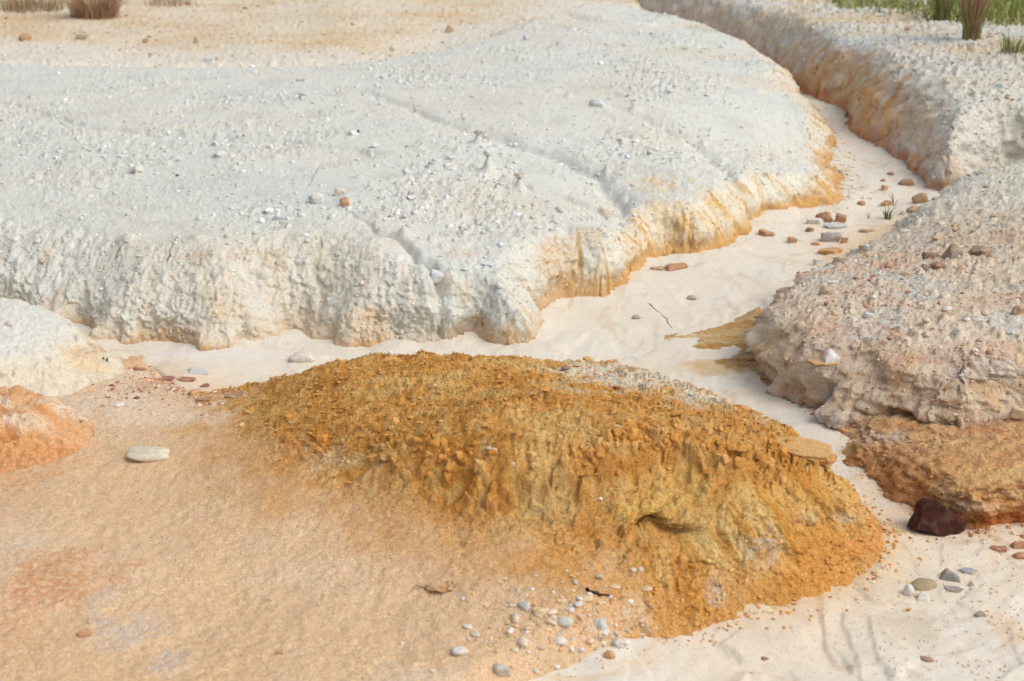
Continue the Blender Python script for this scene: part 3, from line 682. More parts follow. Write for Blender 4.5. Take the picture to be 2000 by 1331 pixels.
for a in [
    # white bank: rusty hollows and streaks
    (700, 640, 60, 45, (224, 186, 130), .55), (745, 620, 30, 24, (214, 160, 98), .5), (720, 680, 80, 16, (206, 156, 92), .8), (930, 640, 14, 50, (196, 148, 92), .7), (985, 660, 40, 40, (226, 186, 124), .6),
    (1020, 690, 30, 14, (208, 142, 66), .9), (1070, 500, 30, 50, (218, 168, 98), .6), (1150, 550, 60, 30, (222, 178, 112), .6), (1110, 510, 20, 50, (208, 158, 92), .55), (1180, 580, 40, 16, (214, 160, 90), .7), (1240, 480, 26, 60, (226, 184, 116), .5),
    (1190, 410, 24, 18, (178, 128, 66), .6), (1150, 450, 40, 20, (206, 164, 102), .6), (1340, 480, 70, 34, (228, 188, 124), .7), (1310, 420, 60, 50, (230, 190, 120), .6), (1280, 350, 50, 22, (226, 186, 116), .7), (1400, 400, 60, 50, (230, 196, 134), .55),
    (1520, 412, 46, 18, (216, 154, 80), .95), (1480, 440, 30, 16, (222, 172, 100), .8), (1600, 370, 40, 34, (222, 176, 108), .7), (1620, 330, 30, 30, (214, 184, 140), .5), (1630, 260, 16, 40, (222, 178, 116), .7), (1500, 300, 80, 40, (226, 214, 190), .5),
    (400, 495, 46, 14, (214, 180, 138), .6), (470, 490, 40, 16, (214, 186, 150), .5), (540, 490, 40, 10, (206, 176, 136), .5), (90, 500, 40, 20, (218, 196, 166), .6), (430, 600, 40, 30, (224, 190, 146), .5), (340, 650, 60, 24, (206, 160, 108), .6),
    (160, 635, 40, 20, (196, 156, 108), .7), (250, 678, 80, 12, (190, 146, 96), .8), (400, 680, 60, 12, (204, 154, 96), .7), (590, 600, 40, 40, (206, 186, 160), .5), (440, 560, 60, 50, (230, 214, 190), .6), (900, 490, 50, 10, (226, 186, 138), .5),
    (1360, 100, 120, 30, (222, 204, 172), .5), (1340, 45, 60, 12, (226, 202, 160), .6), (1500, 160, 60, 40, (226, 210, 180), .6), (1000, 40, 90, 26, (224, 200, 166), .5), (230, 250, 160, 8, (224, 204, 176), .5), (960, 250, 130, 40, (226, 220, 208), .5),
    (850, 230, 180, 60, (222, 222, 214), .5), (1000, 285, 110, 18, (232, 232, 230), .5),
    # hump on the left
    
    ]: stain(*a, only=None)
for a in [
    # pale wash between the hummocks, rusty flakes
    (260, 765, 170, 46, (238, 220, 198), 1.3), (300, 800, 150, 24, (236, 214, 186), .8), (200, 760, 60, 26, (232, 206, 170), .7), (300, 745, 60, 14, (214, 152, 104), .7), (350, 770, 70, 18, (222, 176, 132), .6), (220, 830, 110, 34, (234, 208, 176), .6), (180, 800, 40, 20, (236, 218, 196), .6),
    (60, 900, 90, 40, (226, 164, 108), .7), (30, 940, 60, 40, (226, 178, 130), .5),
    (120, 1120, 110, 34, (214, 146, 92), .7), (60, 1180, 120, 60, (220, 164, 118), .6), (90, 1080, 120, 14, (216, 170, 128), .5), (250, 1230, 70, 26, (214, 202, 190), .75), (330, 1270, 40, 26, (216, 204, 192), .7), (200, 1170, 30, 24, (214, 200, 186), .6), (60, 1060, 60, 16, (224, 208, 188), .5), (60, 1265, 80, 40, (222, 184, 140), .5),
    (100, 1300, 160, 30, (228, 190, 148), .5), (560, 1310, 40, 40, (224, 204, 178), .5), (800, 1330, 120, 30, (234, 214, 186), .6), (1100, 1330, 140, 40, (232, 206, 170), .5),
    # the mound: pale flakes, orange foot, grey streaks
    (640, 890, 60, 22, (232, 206, 170), .6), (560, 880, 70, 30, (206, 150, 98), .6), (560, 780, 90, 40, (206, 154, 84), .6), (900, 1010, 120, 40, (206, 152, 98), .45), (760, 1000, 90, 40, (202, 154, 98), .6), (1080, 990, 60, 40, (218, 184, 128), .6), (1190, 970, 50, 50, (220, 186, 128), .6),
    (1330, 960, 130, 50, (236, 196, 116), .8), (1280, 1005, 70, 26, (236, 192, 106), .8), (1160, 1030, 40, 24, (196, 126, 46), .6), (1500, 1070, 36, 40, (216, 202, 180), .75), (1650, 1010, 40, 10, (228, 208, 180), .8), (1590, 1010, 40, 16, (222, 200, 166), .6), (1680, 1060, 80, 34, (222, 146, 82), .7), (1600, 1060, 60, 40, (210, 146, 74), .6),
    (1690, 1105, 80, 30, (222, 164, 102), .7), (1560, 1140, 100, 30, (206, 140, 64), .7), (1400, 1180, 90, 50, (212, 152, 76), .8), (1330, 1140, 50, 40, (190, 124, 50), .7), (1400, 1160, 20, 34, (222, 208, 190), .7), (1300, 1230, 60, 24, (222, 168, 100), .7), (1430, 1215, 90, 14, (224, 174, 110), .7),
    (1240, 1190, 50, 40, (222, 208, 190), .6), (1190, 1250, 40, 40, (226, 208, 186), .7), (1140, 1290, 60, 26, (228, 206, 176), .6), (1100, 1310, 60, 20, (206, 156, 100), .5), (1250, 738, 140, 22, (230, 222, 202), 1.7), (1370, 772, 70, 22, (232, 220, 196), 1.6), (1180, 722, 100, 16, (226, 216, 192), 1.6), (1500, 815, 50, 10, (230, 212, 180), .8), (1110, 745, 40, 8, (206, 170, 112), .6),
    (1440, 820, 50, 22, (204, 134, 58), .8), (1100, 950, 60, 24, (204, 154, 88), .5), (720, 760, 50, 16, (220, 168, 84), .5), (920, 765, 60, 10, (222, 176, 100), .6), (500, 960, 80, 50, (212, 166, 116), .5), (820, 1080, 200, 50, (216, 168, 118), .4), (1150, 1130, 120, 30, (222, 176, 122), .5),
    ]: stain(*a, only=None)
for a in [
    # near right bank
    (1560, 600, 80, 30, (224, 212, 194), .6), (1620, 545, 70, 22, (222, 216, 204), .6), (1480, 660, 30, 50, (206, 186, 164), .6), (1480, 700, 20, 50, (208, 164, 92), .6), (1700, 640, 90, 20, (206, 160, 132), .6), (1850, 700, 120, 16, (198, 142, 116), .6), (1900, 690, 100, 20, (224, 206, 184), .4),
    (1940, 720, 90, 24, (220, 214, 206), .7), (1560, 700, 40, 30, (216, 200, 184), .5), (1620, 690, 60, 30, (206, 170, 138), .6), (1570, 770, 40, 26, (212, 152, 84), .7), (1690, 740, 70, 26, (208, 182, 158), .6), (1560, 740, 50, 24, (222, 208, 192), .5), (1800, 770, 50, 36, (186, 142, 114), .6), (1950, 800, 80, 20, (214, 192, 164), .7), (1880, 810, 60, 24, (196, 158, 120), .6),
    (1640, 820, 90, 20, (198, 192, 188), .75), (1720, 850, 60, 14, (206, 198, 190), .75), (1500, 780, 40, 14, (206, 196, 188), .7), (1700, 820, 60, 16, (206, 158, 90), .7), (1590, 810, 50, 14, (196, 172, 150), .6),
    (1700, 900, 60, 10, (178, 116, 72), .7), (1800, 880, 120, 16, (186, 134, 84), .6), (1920, 870, 60, 14, (206, 170, 110), .6), (1900, 930, 90, 26, (220, 178, 108), .6), (1800, 930, 60, 12, (190, 140, 90), .5), (1960, 985, 60, 24, (214, 136, 66), .8), (1850, 1010, 60, 20, (206, 126, 62), .7), (1900, 985, 60, 8, (226, 200, 170), .6), (1720, 960, 40, 12, (206, 160, 122), .6), (1750, 975, 30, 12, (204, 138, 92), .6),
    (1900, 430, 120, 30, (222, 204, 172), .7), (1960, 470, 60, 30, (212, 184, 150), .6), (1800, 470, 60, 24, (220, 200, 168), .6), (1850, 400, 60, 14, (224, 214, 192), .7),
    # far right bank
    (1640, 130, 70, 24, (222, 190, 148), .8), (1700, 150, 90, 14, (224, 200, 160), .6), (1450, 70, 50, 20, (210, 206, 200), .7), (1500, 90, 40, 24, (206, 204, 200), .6), (1580, 140, 40, 20, (218, 180, 132), .7), (1650, 190, 50, 22, (206, 150, 96), .7), (1760, 240, 70, 40, (214, 164, 118), .7), (1720, 270, 30, 20, (206, 132, 76), .8), (1600, 180, 30, 8, (198, 116, 60), .9), (1780, 310, 40, 24, (190, 130, 80), .6),
    (1820, 330, 30, 34, (206, 206, 206), .7), (1880, 340, 34, 18, (210, 190, 164), .6), (1830, 290, 40, 24, (216, 214, 208), .7), (1900, 250, 120, 60, (216, 217, 212), .6), (1700, 60, 120, 14, (222, 206, 176), .7), (1800, 60, 80, 14, (224, 204, 170), .7), (1880, 80, 100, 12, (214, 194, 164), .7), (1960, 110, 60, 18, (196, 184, 166), .6), (1560, 65, 90, 20, (216, 218, 216), .7), (1900, 160, 100, 20, (226, 212, 184), .6), (1850, 20, 170, 22, (150, 136, 84), .8), (1980, 20, 120, 26, (140, 130, 76), .8), (1340, 15, 60, 8, (196, 170, 148), .6), (1480, 20, 60, 6, (216, 196, 172), .6), (1550, 25, 60, 10, (214, 192, 164), .6),  # first entry: white left-facing lobe, its grey shade put into the colour
    # far ground at the left
    (100, 30, 200, 16, (206, 168, 122), .7), (300, 45, 160, 20, (214, 180, 136), .7), (560, 80, 140, 10, (214, 178, 122), .6), (640, 30, 160, 30, (220, 204, 178), .6), (860, 25, 120, 14, (216, 172, 124), .7), (870, 80, 46, 14, (238, 232, 222), .9), (640, 105, 130, 8, (234, 222, 200), .8), (180, 60, 200, 20, (216, 186, 148), .5), (400, 8, 240, 8, (198, 160, 112), .6),
    ]: stain(*a, only=None)
C[:] *= (1 + .05 * n3 + .04 * n2)[:, None]
C[:] = np.clip(C, .01, .84)

SCc = np.zeros((len(SX), 3))
sn1 = fbm(SX / .6, SY / .9, 3, 621); sn2 = fq * fbm(SU / .5, SV / .06, 4, 622)
SCc[:] = alb(232, 223, 206)
def puts(m, col): SCc[:] = SCc + (np.asarray(col) - SCc) * np.clip(m, 0, 1)[:, None]
puts(.6 * sstep(0, .5, sn1), alb(236, 222, 200)); puts(.5 * sstep(.05, .5, sn2), alb(232, 210, 180)); puts(.4 * sstep(.1, .5, -sn2), alb(240, 234, 224))
puts(.5 * np.clip(SLN, 0, 1), alb(208, 178, 140))
puts(.7 * sstep(-.5, .5, sn1 + sn2) * np.exp(-np.clip(-Ds, 0, 1) / .09) * (Rs >= 0) * np.isin(Rs, (FG, NRL, NRU)), alb(232, 196, 150))
def sstain(px, py, rx, ry, col, k):
    x, y = PS(px, py); d = proj(x, y, 0)[2]; s = d / FP
    q = np.hypot((SX - x) / (rx * s), (SY - y) / (ry * s * 2.6)) + .5 * fbm(SX / .12, SY / .12, 3, 623)
    puts(k * sstep(1.25, .5, q), alb(*col))
for a in [(1420, 1290, 160, 50, (244, 226, 202), .6), (1780, 1245, 70, 40, (222, 206, 182), .8), (1850, 1330, 200, 50, (236, 226, 208), .7), (1970, 1230, 40, 30, (232, 202, 164), .6), (1440, 730, 120, 10, (214, 174, 110), .6), (1380, 715, 60, 8, (216, 176, 112), .6), (1700, 400, 90, 30, (240, 228, 210), .5),
          (1560, 830, 80, 14, (214, 208, 202), .6), (1090, 650, 50, 20, (230, 222, 204), .5), (420, 700, 120, 14, (234, 226, 220), .6), (1180, 800, 60, 20, (238, 226, 206), .5), (870, 78, 60, 20, (240, 234, 226), .6)]:
    sstain(*a)

# ------------------------------------------------------------------ materials
def new_mat(name):
    m = bpy.data.materials.new(name); m.use_nodes = True
    n = m.node_tree; b = n.nodes["Principled BSDF"]
    b.inputs["Roughness"].default_value = .95
    b.inputs["Specular IOR Level"].default_value = .15
    return m, n, b

def earth_mat(name, scales=((900, .22), (260, .20), (60, .10)), bump=(.0016, .0035), bscale=(520, 160), speck=None):
    """colour from the mesh's own earth map, grain and fine relief from noise"""
    m, n, b = new_mat(name)
    at = n.nodes.new("ShaderNodeAttribute"); at.attribute_name = "earth"
    co = n.nodes.new("ShaderNodeTexCoord")
    cur = at.outputs["Color"]
    for i, (s, a) in enumerate(scales):
        t = n.nodes.new("ShaderNodeTexNoise"); t.inputs["Scale"].default_value = s; t.inputs["Detail"].default_value = 3; t.inputs["Roughness"].default_value = .6
        n.links.new(co.outputs["Object"], t.inputs["Vector"])
        r = n.nodes.new("ShaderNodeMapRange"); r.inputs[1].default_value = .25; r.inputs[2].default_value = .75; r.inputs[3].default_value = 1 - a; r.inputs[4].default_value = 1 + a * .8
        n.links.new(t.outputs["Fac"], r.inputs[0])
        mx = n.nodes.new("ShaderNodeVectorMath"); mx.operation = 'SCALE'
        n.links.new(cur, mx.inputs[0]); n.links.new(r.outputs[0], mx.inputs[3]); cur = mx.outputs[0]
    if speck:
        v = n.nodes.new("ShaderNodeTexVoronoi"); v.inputs["Scale"].default_value = speck[0]
        n.links.new(co.outputs["Object"], v.inputs["Vector"])
        r = n.nodes.new("ShaderNodeMapRange"); r.inputs[1].default_value = .10; r.inputs[2].default_value = .22; r.inputs[3].default_value = 1; r.inputs[4].default_value = 0
        n.links.new(v.outputs["Distance"], r.inputs[0])
        sp = n.nodes.new("ShaderNodeSeparateColor"); n.links.new(v.outputs["Color"], sp.inputs[0])
        r2 = n.nodes.new("ShaderNodeMapRange"); r2.inputs[1].default_value = .6; r2.inputs[2].default_value = .75; r2.inputs[3].default_value = 0; r2.inputs[4].default_value = speck[2]
        n.links.new(sp.outputs[0], r2.inputs[0])
        mu = n.nodes.new("ShaderNodeMath"); mu.operation = 'MULTIPLY'; n.links.new(r.outputs[0], mu.inputs[0]); n.links.new(r2.outputs[0], mu.inputs[1])
        mm = n.nodes.new("ShaderNodeMix"); mm.data_type = 'RGBA'
        n.links.new(mu.outputs[0], mm.inputs["Factor"]); n.links.new(cur, mm.inputs["A"]); mm.inputs["B"].default_value = (*speck[1], 1); cur = mm.outputs["Result"]
    n.links.new(cur, b.inputs["Base Color"])
    prev = None
    for s, dd in zip(bscale, bump):
        t = n.nodes.new("ShaderNodeTexNoise"); t.inputs["Scale"].default_value = s; t.inputs["Detail"].default_value = 4; t.inputs["Roughness"].default_value = .65
        n.links.new(co.outputs["Object"], t.inputs["Vector"])
        bp = n.nodes.new("ShaderNodeBump"); bp.inputs["Strength"].default_value = .9; bp.inputs["Distance"].default_value = dd
        n.links.new(t.outputs["Fac"], bp.inputs["Height"])
        if prev: n.links.new(prev.outputs[0], bp.inputs["Normal"])
        prev = bp
    n.links.new(prev.outputs[0], b.inputs["Normal"])
    return m

M_clay = earth_mat("white_clay", ((500, .14), (170, .13), (60, .06)), (.0018, .0055), (380, 120))
M_ochre = earth_mat("ochre_clay", ((500, .34), (170, .30), (70, .14)), (.0026, .0065), (380, 110))
M_wash = earth_mat("sandy_wash", ((420, .34), (170, .24), (60, .06)), (.002, .004), (420, 150), (150, alb(150, 92, 58), .5))
M_bank = earth_mat("gravelly_clay", ((500, .22), (170, .20), (60, .10)), (.0018, .0058), (380, 120), (150, alb(238, 232, 222), .5))
M_sand = earth_mat("pale_sand", ((600, .14), (220, .09), (40, .06)), (.001, .002), (600, 170), (170, alb(170, 130, 96), .35))

def mesh_obj(name, co, faces, mat, parent=None, smooth=True, color=None):
    me = bpy.data.meshes.new(name)
    faces = np.asarray(faces)
    nf, k = faces.shape
    me.vertices.add(len(co)); me.vertices.foreach_set("co", np.asarray(co, np.float32).ravel())
    me.loops.add(nf * k); me.loops.foreach_set("vertex_index", faces.astype(np.int32).ravel())
    me.polygons.add(nf); me.polygons.foreach_set("loop_start", (np.arange(nf) * k).astype(np.int32)); me.polygons.foreach_set("loop_total", np.full(nf, k, np.int32))
    me.update(calc_edges=True)
    me.polygons.foreach_set("use_smooth", np.full(nf, smooth))
    if color is not None:
        a = me.color_attributes.new("earth", 'FLOAT_COLOR', 'POINT')
        a.data.foreach_set("color", np.concatenate([color, np.ones((len(color), 1))], 1).astype(np.float32).ravel())
    me.validate()
    me.materials.append(mat)
    o = bpy.data.objects.new(name, me); COL.objects.link(o)
    if parent: o.parent = parent
    return o

def tag(o, label=None, cat=None, group=None, kind=None):
    if label: o["label"] = label
    if cat: o["category"] = cat
    if group: o["group"] = group
    if kind: o["kind"] = kind
    return o

V = np.stack([XD, YD, H], 1)
j, i = np.meshgrid(np.arange(NC - 1), np.arange(NR - 1), indexing='ij')
v0 = (j * NR + i).ravel()
Q = np.stack([v0, v0 + NR, v0 + NR + 1, v0 + 1], 1)
fr = RID[Q]; okf = (H[Q] > (S0 - .035)[Q]).any(1) & (RID[Q] >= 0).all(1)
Q = Q[okf]; frid = RID[Q].max(1)
isM = (moundness[Q].mean(1) > .5) & (frid == FG)
def piece(name, label, sel, mat, cat='ground'):
    q = Q[sel]
    u, inv = np.unique(q, return_inverse=True)
    o = mesh_obj(name, V[u], inv.reshape(q.shape), mat, color=C[u])
    return tag(o, label, cat, kind="structure")
G_white = piece("white_bank", "large white clay bank with fluted sides above the sandy gully", frid == WHITE, M_clay, 'bank')
G_far = piece("far_ground", "brownish sandy ground behind the white bank", frid == FAR, M_bank)
G_right = piece("far_right_bank", "white bank with orange side across the narrow gully", frid == RIGHT, M_bank, 'bank')
G_nru = piece("near_right_bank", "pinkish gravelly bank with crumbling undercut side", frid == NRU, M_bank, 'bank')
G_ledge = piece("layered_ledge", "low layered orange ledge under the pinkish bank", frid == NRL, M_ochre, 'ledge')
G_mound = piece("ochre_mound", "crumbly ochre clay mound in the middle", isM, M_ochre, 'mound')
G_wash = piece("foreground_wash", "smooth peach coloured sandy slope in the foreground", (frid == FG) & ~isM, M_wash)
G_hump = piece("pale_hump", "pale clay hump at the left edge", frid == HUMP, M_clay, 'mound')
G_om = piece("orange_hummock", "small orange earth hummock at the left edge", frid == OM, M_wash, 'mound')
G_shelf = piece("ochre_shelf", "flat ochre streaked shelf lying in the pale sand", frid == SHELF, M_ochre, 'shelf')
j, i = np.meshgrid(np.arange(SNCt - 1), np.arange(SNR - 1), indexing='ij')
v0 = (j * SNR + i).ravel()
SQ = np.stack([v0, v0 + SNR, v0 + SNR + 1, v0 + 1], 1)
SQ = SQ[~hid[SQ].all(1)]
u, inv = np.unique(SQ, return_inverse=True)
G_sand = tag(mesh_obj("sand_bed", np.stack([SX, SY, SH], 1)[u], inv.reshape(SQ.shape), M_sand, color=SCc[u]), "pale wind-smoothed sand filling the gully", 'sand', kind="structure")

# ------------------------------------------------------------------ stones
def stone_mat(name, grain=.22, bumpd=.004, scale=90):
    m, n, b = new_mat(name)
    b.inputs["Roughness"].default_value = .88
    oi = n.nodes.new("ShaderNodeObjectInfo"); co = n.nodes.new("ShaderNodeTexCoord"); geo = n.nodes.new("ShaderNodeNewGeometry")
    t = n.nodes.new("ShaderNodeTexNoise"); t.inputs["Scale"].default_value = scale; t.inputs["Detail"].default_value = 5; t.inputs["Roughness"].default_value = .65
    n.links.new(geo.outputs["Position"], t.inputs["Vector"])
    r = n.nodes.new("ShaderNodeMapRange"); r.inputs[1].default_value = .25; r.inputs[2].default_value = .75; r.inputs[3].default_value = 1 - grain; r.inputs[4].default_value = 1 + grain
    n.links.new(t.outputs["Fac"], r.inputs[0])
    mx = n.nodes.new("ShaderNodeVectorMath"); mx.operation = 'SCALE'
    n.links.new(oi.outputs["Color"], mx.inputs[0]); n.links.new(r.outputs[0], mx.inputs[3])
    # pale dust lodged in the hollows of the grain
    t2 = n.nodes.new("ShaderNodeTexNoise"); t2.inputs["Scale"].default_value = scale * .35; t2.inputs["Detail"].default_value = 4
    n.links.new(geo.outputs["Position"], t2.inputs["Vector"])
    r2 = n.nodes.new("ShaderNodeMapRange"); r2.inputs[1].default_value = .5; r2.inputs[2].default_value = .72; r2.inputs[3].default_value = 0; r2.inputs[4].default_value = .6
    n.links.new(t2.outputs["Fac"], r2.inputs[0])
    mm = n.nodes.new("ShaderNodeMix"); mm.data_type = 'RGBA'
    n.links.new(r2.outputs[0], mm.inputs["Factor"]); n.links.new(mx.outputs[0], mm.inputs["A"]); mm.inputs["B"].default_value = (*alb(214, 192, 164), 1)
    n.links.new(mm.outputs["Result"], b.inputs["Base Color"])
    bp = n.nodes.new("ShaderNodeBump"); bp.inputs["Strength"].default_value = .8; bp.inputs["Distance"].default_value = bumpd
    n.links.new(t.outputs["Fac"], bp.inputs["Height"]); n.links.new(bp.outputs[0], b.inputs["Normal"])
    return m
M_stone = stone_mat("stone")
M_clod = stone_mat("dry_clod", .16, .006, 70)
M_dark = stone_mat("dark_rock", .25, .004, 120)
M_ochre_clod = stone_mat("ochre_clod", .26, .006, 110)
for _n in list(M_dark.node_tree.nodes) + list(M_ochre_clod.node_tree.nodes):
    if _n.type == "MAP_RANGE" and abs(_n.inputs[4].default_value - .6) < 1e-4: _n.inputs[4].default_value = .08

def rock_shape(seed, shape, detail=1):
    r = random.Random(seed)
    bm = bmesh.new()
    if shape == 'round':
        bmesh.ops.create_icosphere(bm, subdivisions=3 if detail > 1 else 2, radius=1)
        ph = [r.uniform(0, 6.28) for _ in range(6)]
        for v in bm.verts:
            p = v.co
            k = 1 + .13 * math.sin(2.1 * p.x + ph[0]) * math.cos(1.7 * p.y + ph[1]) + .10 * math.sin(3.1 * p.z + 2.3 * p.x + ph[2]) + .07 * math.sin(4.3 * p.y + 3.7 * p.z + ph[3])
            v.co = p * k
    else:
        P_ = []
        if shape == 'block':
            for x in (-1, 1):
                for y in (-1, 1):
                    for z in (-1, 1):
                        k_ = r.uniform(.75, 1)
                        for _ in range(2):
                            P_.append((x * k_ * r.uniform(.55, 1) + .12 * z, y * k_ * r.uniform(.5, 1), z * r.uniform(.6, 1) - .22 * x * r.random()))
        elif shape == 'slab':
            n_ = r.randrange(6, 9)
            for q in range(n_):
                th = 6.283 * (q + r.uniform(-.3, .3)) / n_; rr = r.uniform(.7, 1.05)
                P_.append((rr * math.cos(th), rr * math.sin(th), 1 - .5 * r.random())); P_.append((.92 * rr * math.cos(th + .1), .92 * rr * math.sin(th + .1), -1 + .4 * r.random()))
        elif shape == 'wedge':
            for x in (-1, 1):
                for y in (-1, 1):
                    P_.append((x * r.uniform(.7, 1), y * r.uniform(.6, 1), -1)); P_.append((x * r.uniform(.7, 1), y * r.uniform(.6, .9), -.4))
            P_ += [(r.uniform(-.5, -.2), 0.1, 1), (r.uniform(0, .2), -.1, .85)]
        else:   # clod
            for _ in range(16):
                v = Vector((r.gauss(0, 1), r.gauss(0, 1), r.gauss(0, 1))).normalized()
                P_.append(tuple(v * r.uniform(.78, 1.05)))
        for q in P_: bm.verts.new(q)
        g = bmesh.ops.convex_hull(bm, input=bm.verts)
        for v in [v for v in bm.verts if not v.link_faces]: bm.verts.remove(v)
        if detail > 1:
            bmesh.ops.dissolve_limit(bm, angle_limit=.2, verts=bm.verts, edges=bm.edges)
            bmesh.ops.bevel(bm, geom=list(bm.edges), offset=.04 if shape == 'slab' else .12, segments=2, affect='EDGES', profile=.6)
            bmesh.ops.triangulate(bm, faces=bm.faces)
            bmesh.ops.subdivide_edges(bm, edges=[e for e in bm.edges if e.calc_length() > .35], cuts=2, use_grid_fill=True)
            bmesh.ops.triangulate(bm, faces=bm.faces)
            from mathutils import noise as mn_
            for v in bm.verts:
                nn = mn_.fractal(v.co * 2.2 + Vector((seed * 3.7, 0, 0)), 1.0, 2.0, 4)
                v.co += v.co.normalized() * nn * (.2 if shape == 'slab' else .14)
    bm.normal_update()
    mn = Vector((min(v.co[i] for v in bm.verts) for i in range(3))); mxx = Vector((max(v.co[i] for v in bm.verts) for i in range(3)))
    for v in bm.verts:
        for i in range(3): v.co[i] = (v.co[i] - (mn[i] + mxx[i]) / 2) / (mxx[i] - mn[i])
    me = bpy.data.meshes.new(shape + "_stone")
    bm.to_mesh(me); bm.free()
    if shape == 'round' or (detail > 1 and shape != 'slab'):
        me.polygons.foreach_set("use_smooth", np.ones(len(me.polygons), bool))
    return me

SHAPES = {}
def shape_mesh(shape, mat, k, detail):
    key = (shape, mat.name, k, detail)
    if key not in SHAPES:
        me = rock_shape(100 + k * 7 + len(shape), shape, detail); me.materials.append(mat); SHAPES[key] = me
    return SHAPES[key]

_cnt = [0]
def rock(name, label, cat, px, py, w, h, col, shape='block', rz=None, tilt=(0, 0), dr=.75, sink=.3, mat=None, group=None, parent=None, detail=2):
    """a stone whose visible outline is about w x h photograph pixels round (px,py)"""
    _cnt[0] += 1
    r = random.Random(_cnt[0] * 13 + 5)
    x, y, z, d = hit(px, py + .42 * h)
    if name == 'cap_stone':
        cx, cy = min(PILLARS, key=lambda q: math.hypot(proj(q[0], q[1], .36)[0] - px, proj(q[0], q[1], .36)[1] - py - 25))[:2]
        I = np.flatnonzero((np.abs(XD - cx) < .04) & (np.abs(YD - cy) < .04)); v = I[np.argmax(H[I])]
        x, y, z, d = XD[v], YD[v] - .01, H[v] + .002, dpa[v]
    s = d / FP
    W = w * s; D = W * dr
    dip = math.atan2(CH - z, y)
    Hh = max((.09 if shape == 'slab' else .22) * W, (h * s - D * math.sin(dip) * .8) / math.cos(dip)) * (1 + sink)
    me = shape_mesh(shape, mat or M_stone, r.randrange(6), detail)
    o = bpy.data.objects.new(name, me); COL.objects.link(o)
    o.scale = (W, D, Hh)
    o.rotation_euler = (tilt[0], tilt[1], r.uniform(-.5, .5) if rz is None else rz)
    o.location = (x, y + D * .35, z + Hh * (.5 - sink))
    cc_ = alb(*col); o.color = (*(cc_ * .82 + .18 * alb(226, 208, 180)), 1)       # everything here is dusted with the pale clay
    if parent: o.parent = parent
    else: tag(o, label, cat, group)
    return o

